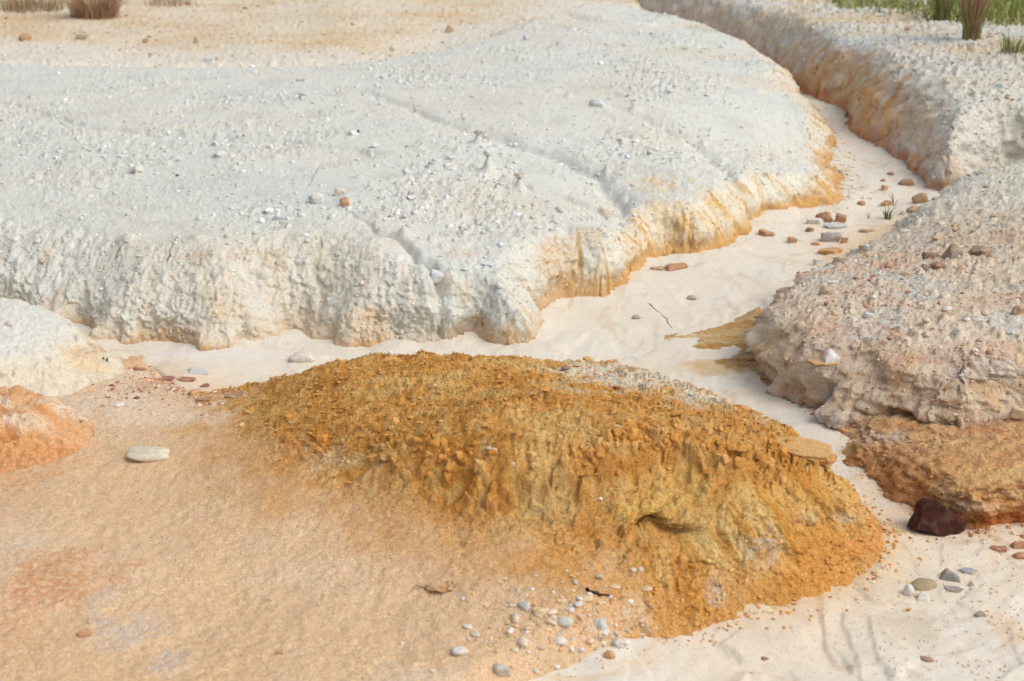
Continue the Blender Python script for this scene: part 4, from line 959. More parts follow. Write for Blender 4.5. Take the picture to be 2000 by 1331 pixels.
ST = 'stone'
ROCKS = [
 # white bank
 ("orange_stone", "small orange stone lying on the white bank beside a grey clod", ST, 674, 390, 24, 24, (214, 158, 112), 'clod'),
 ("pale_stone", "small pale angular stone just behind the orange stone on the white bank", ST, 662, 372, 26, 20, (220, 214, 204), 'block'),
 ("grey_clod", "rounded grey clod left of the orange stone on the white bank", 'clod', 617, 385, 36, 28, (222, 224, 224), 'clod'),
 ("white_slab", "bluish white slab lodged in the side of the white bank by the dark crack", ST, 855, 537, 38, 26, (224, 230, 236), 'block'),
 ("white_pebble", "tiny white pebble on the side of the white bank left of the bluish slab", 'pebble', 798, 562, 14, 10, (232, 230, 226), 'round'),
 ("cap_stone", "white stone capping the tallest earth pillar on the white bank", ST, 957, 307, 20, 14, (226, 228, 230), 'clod'),
 ("cap_stone", "pale stone capping the second earth pillar on the white bank", ST, 1016, 342, 22, 10, (216, 208, 196), 'slab'),
 ("cap_stone", "tan stone on the low earth pillar above the tallest one", ST, 938, 262, 20, 10, (204, 198, 186), 'clod'),
 ("bluish_stone", "bluish white stone at the back edge of the white bank", ST, 408, 117, 26, 15, (214, 222, 228), 'block'),
 ("tan_clod", "flat tan clod on the smooth middle of the white bank", 'clod', 588, 185, 34, 16, (212, 206, 192), 'block'),
 ("white_clod", "white rounded clod sitting left of centre on the white bank", 'clod', 430, 302, 32, 18, (222, 226, 228), 'clod'),
 ("pale_clod", "pale clod near the left side of the white bank", 'clod', 266, 332, 28, 16, (224, 224, 222), 'clod'),
 ("flat_stone", "thin flat grey stone on the smooth back of the white bank", ST, 588, 152, 24, 8, (206, 210, 208), 'slab'),
 ("brown_stone", "round brown stone in the white sand patch behind the white bank", ST, 876, 55, 18, 18, (196, 166, 130), 'round'),
 ("brown_stone", "brown stone on the sandy ground at the far left", ST, 48, 73, 26, 16, (178, 134, 96), 'clod'),
 ("grey_brown_stone", "greyish brown stone below the dry tussock at the far left", ST, 158, 72, 32, 13, (186, 168, 144), 'block'),
 ("brown_chip", "small brown chip on the sandy ground right of the dry tussock", ST, 280, 77, 20, 11, (176, 142, 108), 'clod'),
 ("brown_chip", "upright brown chip at the edge of the far sandy ground", ST, 383, 78, 12, 13, (182, 146, 112), 'wedge'),
 ("white_slab", "thin white slab sticking out of the lip of the white bank", ST, 952, 513, 34, 9, (226, 230, 234), 'slab'),
 ("blue_grey_stone", "blue grey stone on the far crown of the white bank", ST, 1025, 74, 16, 13, (210, 218, 222), 'clod'),
 ("blue_grey_stone", "blue grey stone right of its twin on the far crown of the white bank", ST, 1094, 81, 18, 12, (210, 218, 222), 'block'),
 ("bluish_stone", "bluish white stone on the right part of the white bank", ST, 1310, 183, 22, 14, (212, 222, 228), 'block'),
 ("grey_clod", "grey clod on the right part of the white bank", 'clod', 1168, 200, 30, 18, (214, 220, 222), 'clod'),
 ("dark_pebble", "tiny dark pebble on the white bank left of the earth pillars", 'pebble', 695, 256, 7, 7, (70, 60, 58), 'round'),
 ("dark_pebble", "tiny dark pebble on the left of the white bank", 'pebble', 347, 341, 8, 6, (78, 70, 64), 'round'),
 ("rusty_chip", "tiny rusty chip in the small rill across the white bank", ST, 474, 263, 10, 6, (150, 84, 60), 'clod'),
 ("white_slab", "small white slab halfway down the flowing right side of the white bank", ST, 1295, 307, 16, 9, (228, 232, 234), 'block'),
 # rocks in the gully
 ("brown_block", "brick shaped brown block alone on the sand below the white bank", ST, 1323, 526, 54, 19, (178, 128, 82), 'block', .25),
 ("thin_chip", "thin brown chip beside the brick shaped block", ST, 1284, 522, 30, 9, (186, 158, 122), 'slab'),
 ("grey_pebble", "grey pebble on the sand right below the brick shaped block", 'pebble', 1350, 580, 22, 12, (176, 166, 146), 'round'),
 ("grey_pebble", "dark grey pebble on the sand between white bank and ochre shelf", 'pebble', 1240, 618, 20, 10, (168, 160, 140), 'round'),
 ("orange_block", "orange brown block lying flat on the sand in the rock group", ST, 1550, 475, 50, 22, (190, 136, 76), 'block', -.1),
 ("grey_block", "grey squared block in the rock group on the sand", ST, 1623, 461, 46, 30, (160, 156, 150), 'block', -.3),
 ("rusty_block", "rusty red block against the right end of the grey squared block", ST, 1654, 467, 22, 22, (182, 110, 58), 'block'),
 ("orange_slab", "flat orange slab in front of the grey squared block", ST, 1628, 491, 50, 14, (200, 146, 84), 'slab', .05),
 ("brown_slab", "tilted thin brown slab at the left end of the rock group", ST, 1497, 456, 34, 14, (176, 122, 80), 'slab', -.4, (0, .3)),
 ("rust_boulder", "rust brown boulder at the back of the rock group", ST, 1612, 420, 36, 26, (164, 108, 66), 'clod'),
 ("rust_stone", "smaller rust brown stone touching the rust boulder", ST, 1640, 423, 26, 20, (172, 116, 76), 'block'),
 ("pale_slab", "pale whitish slab leaning in front of the rust boulder", ST, 1590, 434, 34, 14, (222, 220, 214), 'slab', -.5),
 ("pale_grey_slab", "long pale grey slab lying behind the grey squared block", ST, 1634, 442, 48, 13, (198, 202, 200), 'slab', .1),
 ("dark_chip", "small dark red chip left of the grey squared block", ST, 1584, 446, 18, 12, (140, 96, 76), 'clod'),
 ("rusty_chip", "small rusty chip below the grey squared block", ST, 1594, 472, 18, 9, (196, 120, 66), 'clod'),
 ("long_chip", "long thin brown chip on the sand right of the rock group", ST, 1692, 452, 30, 8, (190, 150, 108), 'slab'),
 ("brown_stone", "brown stone at the very foot of the white bank's right end", ST, 1680, 398, 20, 13, (178, 130, 86), 'clod'),
 ("orange_stone", "flat orange stone just left of the small green plant", ST, 1732, 399, 28, 12, (190, 130, 80), 'slab'),
 ("round_boulder", "rounded brown boulder where the gully narrows beside the right bank", ST, 1796, 389, 30, 25, (170, 128, 90), 'round'),
 ("brown_stone", "brown stone below the rounded boulder", ST, 1781, 407, 30, 16, (176, 136, 102), 'clod'),
 ("pale_stone", "pale bluish stone at the foot of the right bank by the boulder", ST, 1766, 412, 18, 12, (222, 224, 224), 'clod'),
 ("tan_stone", "tan stone with orange underside in the upper gully", ST, 1734, 364, 32, 17, (198, 160, 118), 'block'),
 ("dark_red_stone", "dark red stone under the orange wall in the upper gully", ST, 1772, 356, 32, 18, (154, 106, 82), 'clod'),
 ("brown_chip", "tiny brown chip on the open sand of the upper gully", ST, 1741, 338, 18, 9, (146, 108, 80), 'clod'),
 ("red_chip", "small red chip left of the tan stone in the upper gully", ST, 1725, 353, 12, 7, (184, 108, 70), 'clod'),
 ("white_pebble", "white pebble on top of the orange side across the gully", 'pebble', 1574, 114, 14, 7, (234, 230, 222), 'round'),
 # right bank
 ("maroon_block", "dark maroon brick shaped rock on top of the pinkish bank", ST, 1822, 496, 36, 14, (122, 82, 72), 'block', .1),
 ("jagged_rock", "jagged dark grey rock standing on top of the pinkish bank", ST, 1866, 485, 50, 36, (128, 114, 100), 'wedge'),
 ("dark_rock", "dark brown rock right of the jagged one on the pinkish bank", ST, 1922, 487, 52, 24, (134, 112, 92), 'clod'),
 ("dark_clod", "dark purplish clod in front of the maroon rock on the pinkish bank", 'clod', 1838, 518, 36, 18, (142, 106, 86), 'clod'),
 ("purple_stone", "small purplish stone left of the dark clod on the pinkish bank", ST, 1808, 522, 20, 13, (124, 100, 94), 'clod'),
 ("reddish_clod", "reddish clod on the left shoulder of the pinkish bank", 'clod', 1735, 516, 20, 17, (186, 140, 114), 'clod'),
 ("tan_clod", "round tan clod near the left lip of the pinkish bank", 'clod', 1610, 566, 26, 20, (196, 172, 144), 'round'),
 ("white_pebble", "white rounded pebble in the middle of the pinkish bank", 'pebble', 1724, 567, 13, 11, (232, 230, 226), 'round'),
 ("bluish_slab", "bluish pale slab set in the slope of the pinkish bank", ST, 1697, 615, 22, 11, (212, 218, 222), 'block'),
 ("red_chip", "small dark red chip on the slope of the pinkish bank", ST, 1612, 596, 11, 9, (150, 74, 60), 'clod'),
 ("blue_stone", "pale blue stone near the right edge on the pinkish bank", ST, 1979, 646, 22, 13, (204, 212, 214), 'clod'),
 ("white_slab", "pointed white slab jutting from the undercut side of the pinkish bank", ST, 1624, 690, 34, 28, (226, 230, 234), 'wedge', .2),
 ("orange_slab", "flat orange slab supporting the pointed white slab", ST, 1612, 710, 60, 9, (204, 158, 98), 'slab', .1),
 ("bluish_stone", "bluish white stone on the lip of the pinkish bank above the sand", ST, 1600, 510, 34, 17, (214, 220, 224), 'block', .5),
 ("white_stone", "pale flat stone behind the lip of the pinkish bank", ST, 1630, 548, 26, 8, (226, 226, 222), 'slab'),
 ("brown_lump", "brown lump at the right edge of the pinkish bank", 'clod', 1992, 600, 30, 24, (192, 156, 122), 'clod'),
 ("tan_slab", "tan block at the right edge under the pinkish bank", ST, 1985, 812, 46, 40, (206, 176, 140), 'block'),
 ("dark_chunk", "large dark maroon rock chunk leaning on the orange ledge", ST, 1830, 1006, 112, 84, (72, 40, 32), 'special'),
 ("red_slab", "flat red brown slab on the sand at the right edge", ST, 1950, 1072, 36, 14, (158, 94, 66), 'slab', -.25),
 ("red_stone", "red brown stone behind the slab at the right edge", ST, 1990, 1064, 34, 20, (172, 106, 72), 'block'),
 ("brown_stone", "brown stone nearest the right edge beside the red slab", ST, 1994, 1084, 30, 20, (188, 124, 80), 'clod'),
 # sand in the foreground
 ("dark_pyramid_stone", "dark grey pyramid shaped stone on the foreground sand", ST, 1861, 1121, 42, 30, (112, 116, 118), 'wedge'),
 ("blue_grey_sliver", "blue grey sliver half buried behind the pyramid shaped stone", ST, 1890, 1115, 34, 12, (146, 160, 172), 'slab'),
 ("mossy_rock", "olive brown rough rock in the pebble cluster on the sand", ST, 1808, 1143, 54, 28, (158, 142, 104), 'round'),
 ("white_pebble", "smooth white pebble left of the olive brown rock", 'pebble', 1777, 1150, 24, 28, (226, 224, 222), 'round'),
 ("quartz_stone", "white quartz stone in front of the olive brown rock", ST, 1803, 1160, 26, 24, (232, 230, 224), 'wedge'),
 ("pink_pebble", "tiny pinkish pebble between the two white stones", 'pebble', 1788, 1164, 12, 9, (214, 180, 158), 'round'),
 ("dark_sliver", "dark grey sliver half buried right of the olive brown rock", ST, 1866, 1151, 40, 11, (140, 134, 130), 'slab', -.35),
 ("pink_pebble", "small pink pebble at the tip of the dark sliver", 'pebble', 1897, 1139, 11, 11, (206, 172, 158), 'round'),
 ("grey_chip", "small grey chip alone on the sand below the pyramid stone", ST, 1914, 1199, 24, 11, (150, 138, 124), 'clod'),
 ("brown_chip", "small brown chip on the sand in the bottom centre", ST, 1490, 1288, 16, 10, (138, 94, 72), 'clod'),
 ("rusty_chip", "rusty chip at the edge of the sand scoop in the lower right", ST, 1812, 1288, 28, 11, (146, 104, 78), 'clod'),
 # foreground slope
 ("flat_pale_stone", "flat pale stone with a shaded front lying alone on the peach slope", ST, 285, 881, 88, 34, (214, 204, 182), 'round', -.1),
 ("large_grey_stone", "largest grey stone at the bottom edge of the picture", ST, 978, 1308, 46, 40, (188, 184, 176), 'clod'),
 ("yellowish_pebble", "yellowish pebble at the top of the pebble patch", 'pebble', 1058, 1195, 34, 22, (222, 198, 158), 'round', .4),
 ("grey_green_pebble", "grey green pebble in the middle of the pebble patch", 'pebble', 1104, 1211, 40, 28, (196, 196, 182), 'round', -.3),
 ("bluish_pebble", "bluish pebble behind the grey green one", 'pebble', 1126, 1179, 18, 13, (212, 214, 214), 'round'),
 ("tan_pebble", "flat tan pebble left of the dark twig", 'pebble', 1140, 1166, 36, 17, (218, 188, 148), 'round'),
 ("bluish_stone", "bluish grey stone at the brink of the small step", ST, 1172, 1222, 32, 30, (208, 206, 204), 'clod'),
 ("white_pebble", "oval white pebble in the pebble patch", 'pebble', 1092, 1249, 34, 20, (226, 222, 214), 'round', -.3),
 ("pinkish_pebble", "pinkish white pebble left of the oval white one", 'pebble', 1023, 1251, 30, 24, (224, 206, 186), 'round', -.6),
 ("orange_pebble", "elongated orange tan pebble between pinkish and oval pebble", 'pebble', 1056, 1262, 26, 15, (216, 180, 138), 'round', -.4),
 ("pale_pebble", "greyish white pebble set apart at the left of the pebble patch", 'pebble', 897, 1268, 34, 23, (214, 210, 204), 'round', .4),
 ("bluish_pebble", "small bluish pebble above the set apart white one", 'pebble', 911, 1221, 20, 12, (214, 212, 208), 'round'),
 ("grey_pebble", "small grey pebble right below the small bluish one", 'pebble', 927, 1235, 22, 14, (204, 192, 172), 'round'),
 ("yellow_pebble", "small yellow pebble below the pinkish one", 'pebble', 1006, 1268, 16, 13, (226, 208, 172), 'round'),
 ("pale_pebble", "pale pebble below the hollow of the ochre mound", 'pebble', 1238, 1114, 18, 13, (228, 208, 178), 'clod'),
 ("pale_pebble", "second pale pebble right of the one below the hollow", 'pebble', 1254, 1113, 14, 15, (226, 212, 188), 'clod'),
 ("tan_pebble", "tan pebble on the slope right above the dark twig", 'pebble', 1201, 1141, 22, 11, (224, 196, 154), 'round'),
 ("tan_pebble", "tan pebble above the crumbled edge near the mound", 'pebble', 1262, 1146, 24, 13, (222, 192, 148), 'round'),
 ("bluish_stone", "bluish white stone on the crumbling brink nearest the sand", ST, 1208, 1256, 30, 26, (214, 212, 210), 'clod'),
 ("rusty_clod", "rusty clod at the foot of the crumbling brink", 'clod', 1190, 1278, 24, 22, (198, 142, 86), 'clod'),
 ("white_chip", "white chip at the left of the bottom edge", ST, 843, 1310, 12, 9, (228, 216, 198), 'clod'),
 ("white_pebble", "tiny white pebble on the smooth peach slope", 'pebble', 780, 1254, 9, 9, (234, 224, 210), 'round'),
 ("brown_clod", "small brown clod on the peach slope near the bottom", 'clod', 545, 1272, 16, 12, (176, 130, 104), 'clod'),
 ("brown_clod", "soft brown lump in the lower left corner area", 'clod', 160, 1236, 30, 20, (196, 140, 100), 'clod'),
 ("white_chip", "elongated white chip on the crumbly top of the ochre mound", ST, 963, 872, 26, 11, (232, 214, 182), 'round', -.5),
 ("cream_pebble", "cream pebble at the back of the ochre mound", 'pebble', 848, 751, 15, 10, (232, 206, 164), 'round'),
 ("yellow_pebble", "yellow pebble on the left flank of the ochre mound", 'pebble', 472, 828, 11, 11, (232, 206, 150), 'round'),
 ("white_pebble", "small white pebble in the middle of the ochre mound", 'pebble', 1035, 770, 11, 9, (230, 206, 160), 'round'),
 ("white_pebble", "small white pebble on the right of the ochre mound", 'pebble', 1205, 833, 16, 9, (228, 214, 188), 'round'),
 ("cream_pebble", "cream pebble at the brow of the ochre mound", 'pebble', 1004, 906, 9, 9, (232, 210, 170), 'round'),
 ("white_pebble", "white pebble low in the bright face of the ochre mound", 'pebble', 1174, 972, 11, 9, (236, 226, 210), 'round'),
 ("orange_slab", "sharp orange slab at the back right edge of the ochre mound", ST, 1452, 812, 84, 36, (208, 148, 76), 'slab', -.5, (.2, .28)),
 ("ochre_slab", "long flat ochre slab overhanging the right end of the mound", ST, 1565, 876, 130, 22, (206, 156, 84), 'slab', -.12, (.06, .10)),
 ("ochre_slab", "shorter ochre slab beneath the long one at the mound's right end", ST, 1595, 892, 90, 12, (196, 138, 68), 'slab', -.1, (.05, .12)),
 ("dark_stone", "dark stone on the sand behind the ochre mound", ST, 1100, 716, 20, 11, (112, 90, 78), 'clod'),
 ("tan_stone", "tan stone right of the dark one behind the ochre mound", ST, 1121, 712, 30, 10, (190, 168, 132), 'clod'),
 ("brown_chip", "small brown chip left of the dark stone behind the mound", ST, 1083, 722, 12, 7, (150, 120, 96), 'clod'),
 ("blue_grey_stone", "blue grey stone half buried in the sand at the left", ST, 383, 720, 42, 17, (186, 192, 194), 'wedge'),
 ("pale_crust", "pale crusted clod on the sand against the white bank's foot", 'clod', 588, 694, 54, 26, (224, 218, 208), 'clod'),
 ("white_stone", "white stone at the foot of the white bank near the crack", ST, 760, 686, 14, 10, (226, 228, 228), 'clod'),
 ("white_chip", "white chip on the pale wash at the left", ST, 230, 786, 24, 10, (228, 222, 214), 'clod'),
 ("orange_stone", "orange stone on the rubble strip left of the mound", ST, 379, 766, 28, 16, (206, 150, 100), 'block'),
 ("brown_stone", "brown flat stone right below the orange one on the rubble strip", ST, 398, 777, 34, 12, (170, 126, 90), 'slab'),
 ("red_flake", "dark red flake at the top of the rubble strip", ST, 322, 741, 40, 8, (150, 84, 66), 'slab', .2),
 ("red_flake", "long thin red flake right of the dark red one", ST, 360, 744, 40, 6, (168, 104, 80), 'slab', -.2),
 ("maroon_flake", "maroon flake nearest the sand on the rubble strip", ST, 395, 756, 20, 8, (128, 76, 60), 'slab'),
 ("orange_clod", "orange clod beside the tiny green sprig on the left wash", 'clod', 272, 716, 30, 16, (214, 170, 128), 'clod'),
 ("pale_clod", "pale clod on the pale hump at the left edge", 'clod', 17, 632, 16, 15, (218, 210, 202), 'clod'),
 ("brown_shard", "purplish brown shard at the left foot of the ochre mound", ST, 455, 770, 50, 8, (150, 112, 82), 'slab', .5),
]
for q in ROCKS:
    name, label, cat, px, py, ww, hh, col, shp = q[:9]
    rz = q[9] if len(q) > 9 else None; tl = q[10] if len(q) > 10 else (0, 0)
    if shp == 'special':
        # five sided slab-like chunk, leaning back on the ledge
        x, y, z, d = hit(px, py + 32); s = d / FP
        out = [(-55, -16), (-46, 0), (-39, 12), (-40, 22), (-37, 30), (-23, 38), (-9, 37), (22, 14), (54, -11), (50, -23), (19, -37), (-9, -28), (-44, -19)]
        bm = bmesh.new()
        vs_ = []
        for k, (dy_, ins) in enumerate(((0, .93), (.012, 1), (.05, .97), (.068, .85))):
            vs_.append([bm.verts.new((ax * s * ins, dy_ + .006 * math.sin(ax * .13 + k), az * s * ins * 1.06)) for ax, az in out])
        n_ = len(out)
        for k in range(3):
            for a in range(n_):
                bm.faces.new((vs_[k][a], vs_[k][(a + 1) % n_], vs_[k + 1][(a + 1) % n_], vs_[k + 1][a]))
        bm.faces.new(vs_[0][::-1]); bm.faces.new(vs_[3])
        bmesh.ops.recalc_face_normals(bm, faces=bm.faces)
        bmesh.ops.triangulate(bm, faces=bm.faces)
        bmesh.ops.subdivide_edges(bm, edges=[e for e in bm.edges if e.calc_length() > .02], cuts=2)
        bmesh.ops.triangulate(bm, faces=bm.faces)
        from mathutils import noise as mn_
        for v in bm.verts: v.co += Vector((1, 1, 1)) * 0 + Vector((mn_.noise(v.co * 40), mn_.noise(v.co * 40 + Vector((9, 0, 0))), mn_.noise(v.co * 40 + Vector((0, 9, 0))))) * .0028
        me = bpy.data.meshes.new("dark_chunk"); bm.to_mesh(me); bm.free(); me.materials.append(M_dark)
        o = bpy.data.objects.new(name, me); COL.objects.link(o)
        o.location = (x, y - .015, z + 32 * s); o.rotation_euler = (-.30, 0, .1); o.color = (*alb(*col), 1); tag(o, label, cat)
        continue
    rock(name, label, cat, px, py, ww, hh, col, shp, rz, tl, dr=.6 if shp == 'slab' else .75, sink=.5 if 'mound' in label and shp == 'slab' else .3, mat=M_ochre_clod if name in ('ochre_slab',) or 'edge of the ochre mound' in label else M_clod if cat == 'clod' else M_stone)

# ------------------------------------------------------------------ scattered clods and pebbles
YGd = np.gradient(YG, axis=1); XGd = np.gradient(XG, axis=0)
AREA = np.abs(YGd * XGd).ravel()
def pick(mask, n, seed, pix=0.0, vis_only=True, beyond=30):
    """random surface points; pix=1 spreads them evenly in view depth instead of evenly over the ground"""
    m = mask * AREA * (1.0 / dep0 ** (2.2 * pix))
    if vis_only: m = m * ((px0 > -beyond) & (px0 < 2000 + beyond) & (py0 > -20) & (py0 < 1360))
    c = np.cumsum(m); r = np.random.default_rng(seed).random(n) * c[-1]
    return np.searchsorted(c, r)

def near_word(px, py, marks):
    return min(marks, key=lambda q: (q[0] - px) ** 2 + (q[1] - py) ** 2)[2]
SIZEW = ((9, 'tiny'), (15, 'small'), (22, 'medium sized'), (999, 'large'))
def scatter(prefix, label, cat, group, mask, n, seed, smin, smax, palette, shape='clod', mat=None, flat=.6, parent=None, pix=.5, detail=1, pw=2.5, sink=.3):
    r = random.Random(seed); out = []
    for v in pick(mask, n, seed, pix):
        s = smin + (smax - smin) * r.random() ** pw
        me = shape_mesh(r.choice(shape) if isinstance(shape, (list, tuple)) else shape, mat or M_clod, r.randrange(6), detail)
        o = bpy.data.objects.new(prefix, me); COL.objects.link(o)
        hz = s * flat * r.uniform(.7, 1.2)
        o.scale = (s * r.uniform(.8, 1.3), s * r.uniform(.7, 1.1), hz)
        tk = .08 if prefix == 'layer_slab' else .25
        o.rotation_euler = (r.uniform(-tk, tk), r.uniform(-tk, tk), r.uniform(0, 6.28))
        o.location = (XD[v], YD[v], H[v] + hz * (.5 - sink))
        c = palette[r.randrange(len(palette))] if not isinstance(palette, str) else None
        cc = alb(*c) if c else C[v] * r.uniform(.85, 1.08)
        o.color = (*np.clip(cc * r.uniform(.92, 1.05), 0, .84), 1)
        if parent: o.parent = parent
        else:
            sz = next(q[1] for q in SIZEW if s / dep0[v] * FP < q[0])
            base, cwords, marks = label
            cw = cwords[palette.index(c)]
            tag(o, f"{sz} {cw} {base} {near_word(px0[v], py0[v], marks)}", cat, group)
        out.append(o)
    return out
tw = sstep(.6, 1, TT)
MW = [(60, 160, "at the far left of the white bank"), (300, 150, "on the far left back of the white bank"), (560, 150, "by the thin flat stone on the white bank"), (800, 150, "on the smooth back of the white bank"), (1050, 110, "on the far crown of the white bank"), (1260, 90, "behind the right crown of the white bank"),
      (80, 320, "at the left edge of the white bank"), (300, 320, "beside the pale clod on the white bank's left"), (500, 340, "beside the white rounded clod on the white bank"), (640, 400, "around the orange stone on the white bank"), (800, 400, "between orange stone and earth pillars on the white bank"), (960, 320, "around the earth pillars on the white bank"), (1040, 420, "above the fluted lobe of the white bank"),
      (1150, 250, "right of the earth pillars on the white bank"), (1330, 210, "by the bluish stone on the right of the white bank"), (1480, 220, "near the right lip of the white bank"), (1480, 300, "on the right end of the white bank"), (120, 440, "on the left brow of the white bank"), (350, 440, "above the rootlets on the white bank"), (560, 460, "on the middle brow of the white bank"), (820, 490, "above the dark crack in the white bank")]
MN_ = [(1600, 560, "near the left lip of the pinkish bank"), (1720, 500, "on the left shoulder of the pinkish bank"), (1840, 440, "behind the dark rocks on the pinkish bank"), (1860, 540, "in front of the dark rocks on the pinkish bank"), (1960, 540, "at the right edge of the pinkish bank"), (1700, 610, "by the bluish slab on the pinkish bank"), (1850, 650, "on the red streak of the pinkish bank"), (1960, 700, "low on the right of the pinkish bank"), (1560, 640, "above the undercut of the pinkish bank"), (1700, 700, "right of the pointed white slab on the pinkish bank"), (1840, 760, "low on the front of the pinkish bank")]
MR_ = [(1500, 50, "on the far end of the bank across the gully"), (1620, 90, "behind the white pebble across the gully"), (1740, 110, "in the middle of the bank across the gully"), (1880, 120, "below the tall tussock across the gully"), (1960, 180, "at the right edge across the gully"), (1780, 200, "above the orange side across the gully"), (1900, 260, "on the white gravelly part across the gully"), (1850, 310, "on the lobe above the boulder across the gully"), (1960, 310, "behind the pinkish bank across the gully")]
MF_ = [(80, 50, "near the top left corner on the far ground"), (220, 60, "below the dry tussock on the far ground"), (380, 50, "right of the dry tussock on the far ground"), (560, 50, "in the middle of the far ground"), (740, 50, "left of the white sand patch on the far ground"), (900, 40, "around the white sand patch on the far ground"), (1020, 15, "at the head of the far ground")]
WP = [(234, 234, 230), (228, 230, 228), (236, 232, 226), (222, 226, 228), (230, 224, 214), (238, 240, 240)]
scatter("clay_clod", ("clod", ("off-white", "pale grey", "cream", "bluish grey", "beige", "white"), MW), 'clod', "pale clods scattered over the white bank", mk(WHITE) * tw * (.25 + patch * sm), 230, 21, .014, .05, WP, 'clod', M_clod, .6, pw=3)
GP = [(214, 186, 158), (202, 166, 136), (226, 220, 212), (194, 150, 122), (220, 204, 182), (178, 134, 112), (234, 230, 224)]
scatter("bank_pebble", ("pebble", ("tan", "brownish", "pale grey", "reddish tan", "beige", "dark red", "white"), MN_), 'pebble', "pebbles scattered over the pinkish bank", mk(NRU) * sstep(.4, .9, TT), 190, 22, .010, .034, GP, ['clod', 'round'], M_stone, .6, pw=3)
RP = [(210, 212, 210), (222, 212, 190), (206, 180, 144), (196, 200, 200), (218, 218, 214), (186, 160, 126)]
scatter("gravel_stone", ("stone", ("grey", "cream", "tan", "bluish grey", "pale", "brown"), MR_), 'stone', "stones scattered over the bank across the gully", mk(RIGHT) * sstep(.6, 1, TT) * (YD < 11), 170, 23, .018, .05, RP, 'clod', M_clod, .6, pw=3)
FPal = [(196, 160, 122), (206, 182, 150), (180, 140, 104), (216, 206, 190)]
scatter("ground_stone", ("stone", ("brown", "tan", "dark brown", "pale grey"), MF_), 'stone', "stones scattered over the far ground", mk(FAR) * (YD < 17), 80, 24, .02, .055, FPal, 'clod', M_clod, .6, pw=3)
WPal = [(228, 220, 206), (232, 208, 176), (212, 208, 202), (222, 190, 148), (236, 230, 220), (206, 186, 158)]
MP_ = [(1010, 1210, "left of the yellowish pebble in the pebble patch"), (1110, 1180, "around the dark twig in the pebble patch"), (1120, 1240, "in the middle of the pebble patch"), (1200, 1180, "right of the dark twig by the ochre mound"), (1220, 1240, "on the crumbling brink above the sand"), (1020, 1300, "around the largest grey stone at the bottom edge"), (1140, 1300, "low on the small step above the sand")]
scatter("wash_pebble", ("pebble", ("cream", "tan", "grey", "orange tan", "white", "brownish"), MP_), 'pebble', "pebbles of the patch on the peach slope", mk(FG) * (1 - moundness) * np.exp(-(((px0 - 1130) / 110) ** 2 + ((py0 - 1235) / 75) ** 2)), 70, 28, .007, .030, WPal, ['clod', 'round'], M_stone, .65, pix=0, pw=2.2, sink=.3, detail=2)
# blocks along the brow of the ochre mound: pieces of the mound itself
brow = moundness * np.exp(-((TT - .8) / .25) ** 2) * (.4 + sstep(0, .5, n2)) * (py0 > 790)
brow2 = moundness * sstep(.12, .3, H) * np.exp(-((py0 - 885 + 25 * np.sin(px0 / 90)) / 26) ** 2) * (px0 > 560)
scatter("clod", None, None, None, brow2, 220, 25, .014, .040, 'own', ['clod', 'block', 'clod'], M_ochre_clod, 1.25, parent=G_mound, pix=0, pw=2.2, sink=.62, detail=2)
scatter("clod", None, None, None, moundness * sstep(.4, .9, TT) * (py0 < 900), 75, 26, .012, .034, 'own', ['slab', 'clod'], M_ochre_clod, .35, parent=G_mound, pix=0, pw=2.5, sink=.4)

# crumbs too many to count, one mass per surface
def ico(seed):
    r = random.Random(seed); bm = bmesh.new(); bmesh.ops.create_icosphere(bm, subdivisions=1, radius=.5)
    for v in bm.verts: v.co *= r.uniform(.72, 1.15)
    bm.verts.ensure_lookup_table(); co = np.array([v.co[:] for v in bm.verts]); fa = np.array([[v.index for v in f.verts] for f in bm.faces]); bm.free()
    return co, fa
def octa(seed):
    r = random.Random(seed)
    co = np.array([(1, 0, 0), (0, 1, 0), (-1, 0, 0), (0, -1, 0), (0, 0, 1), (0, 0, -1)], float) * .5
    co = np.array([q * r.uniform(.8, 1.25) for q in co]) + np.array([[r.uniform(-.13, .13) for _ in range(3)] for _ in range(6)])
    return co, np.array([(0, 1, 4), (1, 2, 4), (2, 3, 4), (3, 0, 4), (1, 0, 5), (2, 1, 5), (3, 2, 5), (0, 3, 5)])
ICO_ROUND = [ico(900 + q) for q in range(10)]
ICO_SMALL = [octa(930 + q) for q in range(10)]
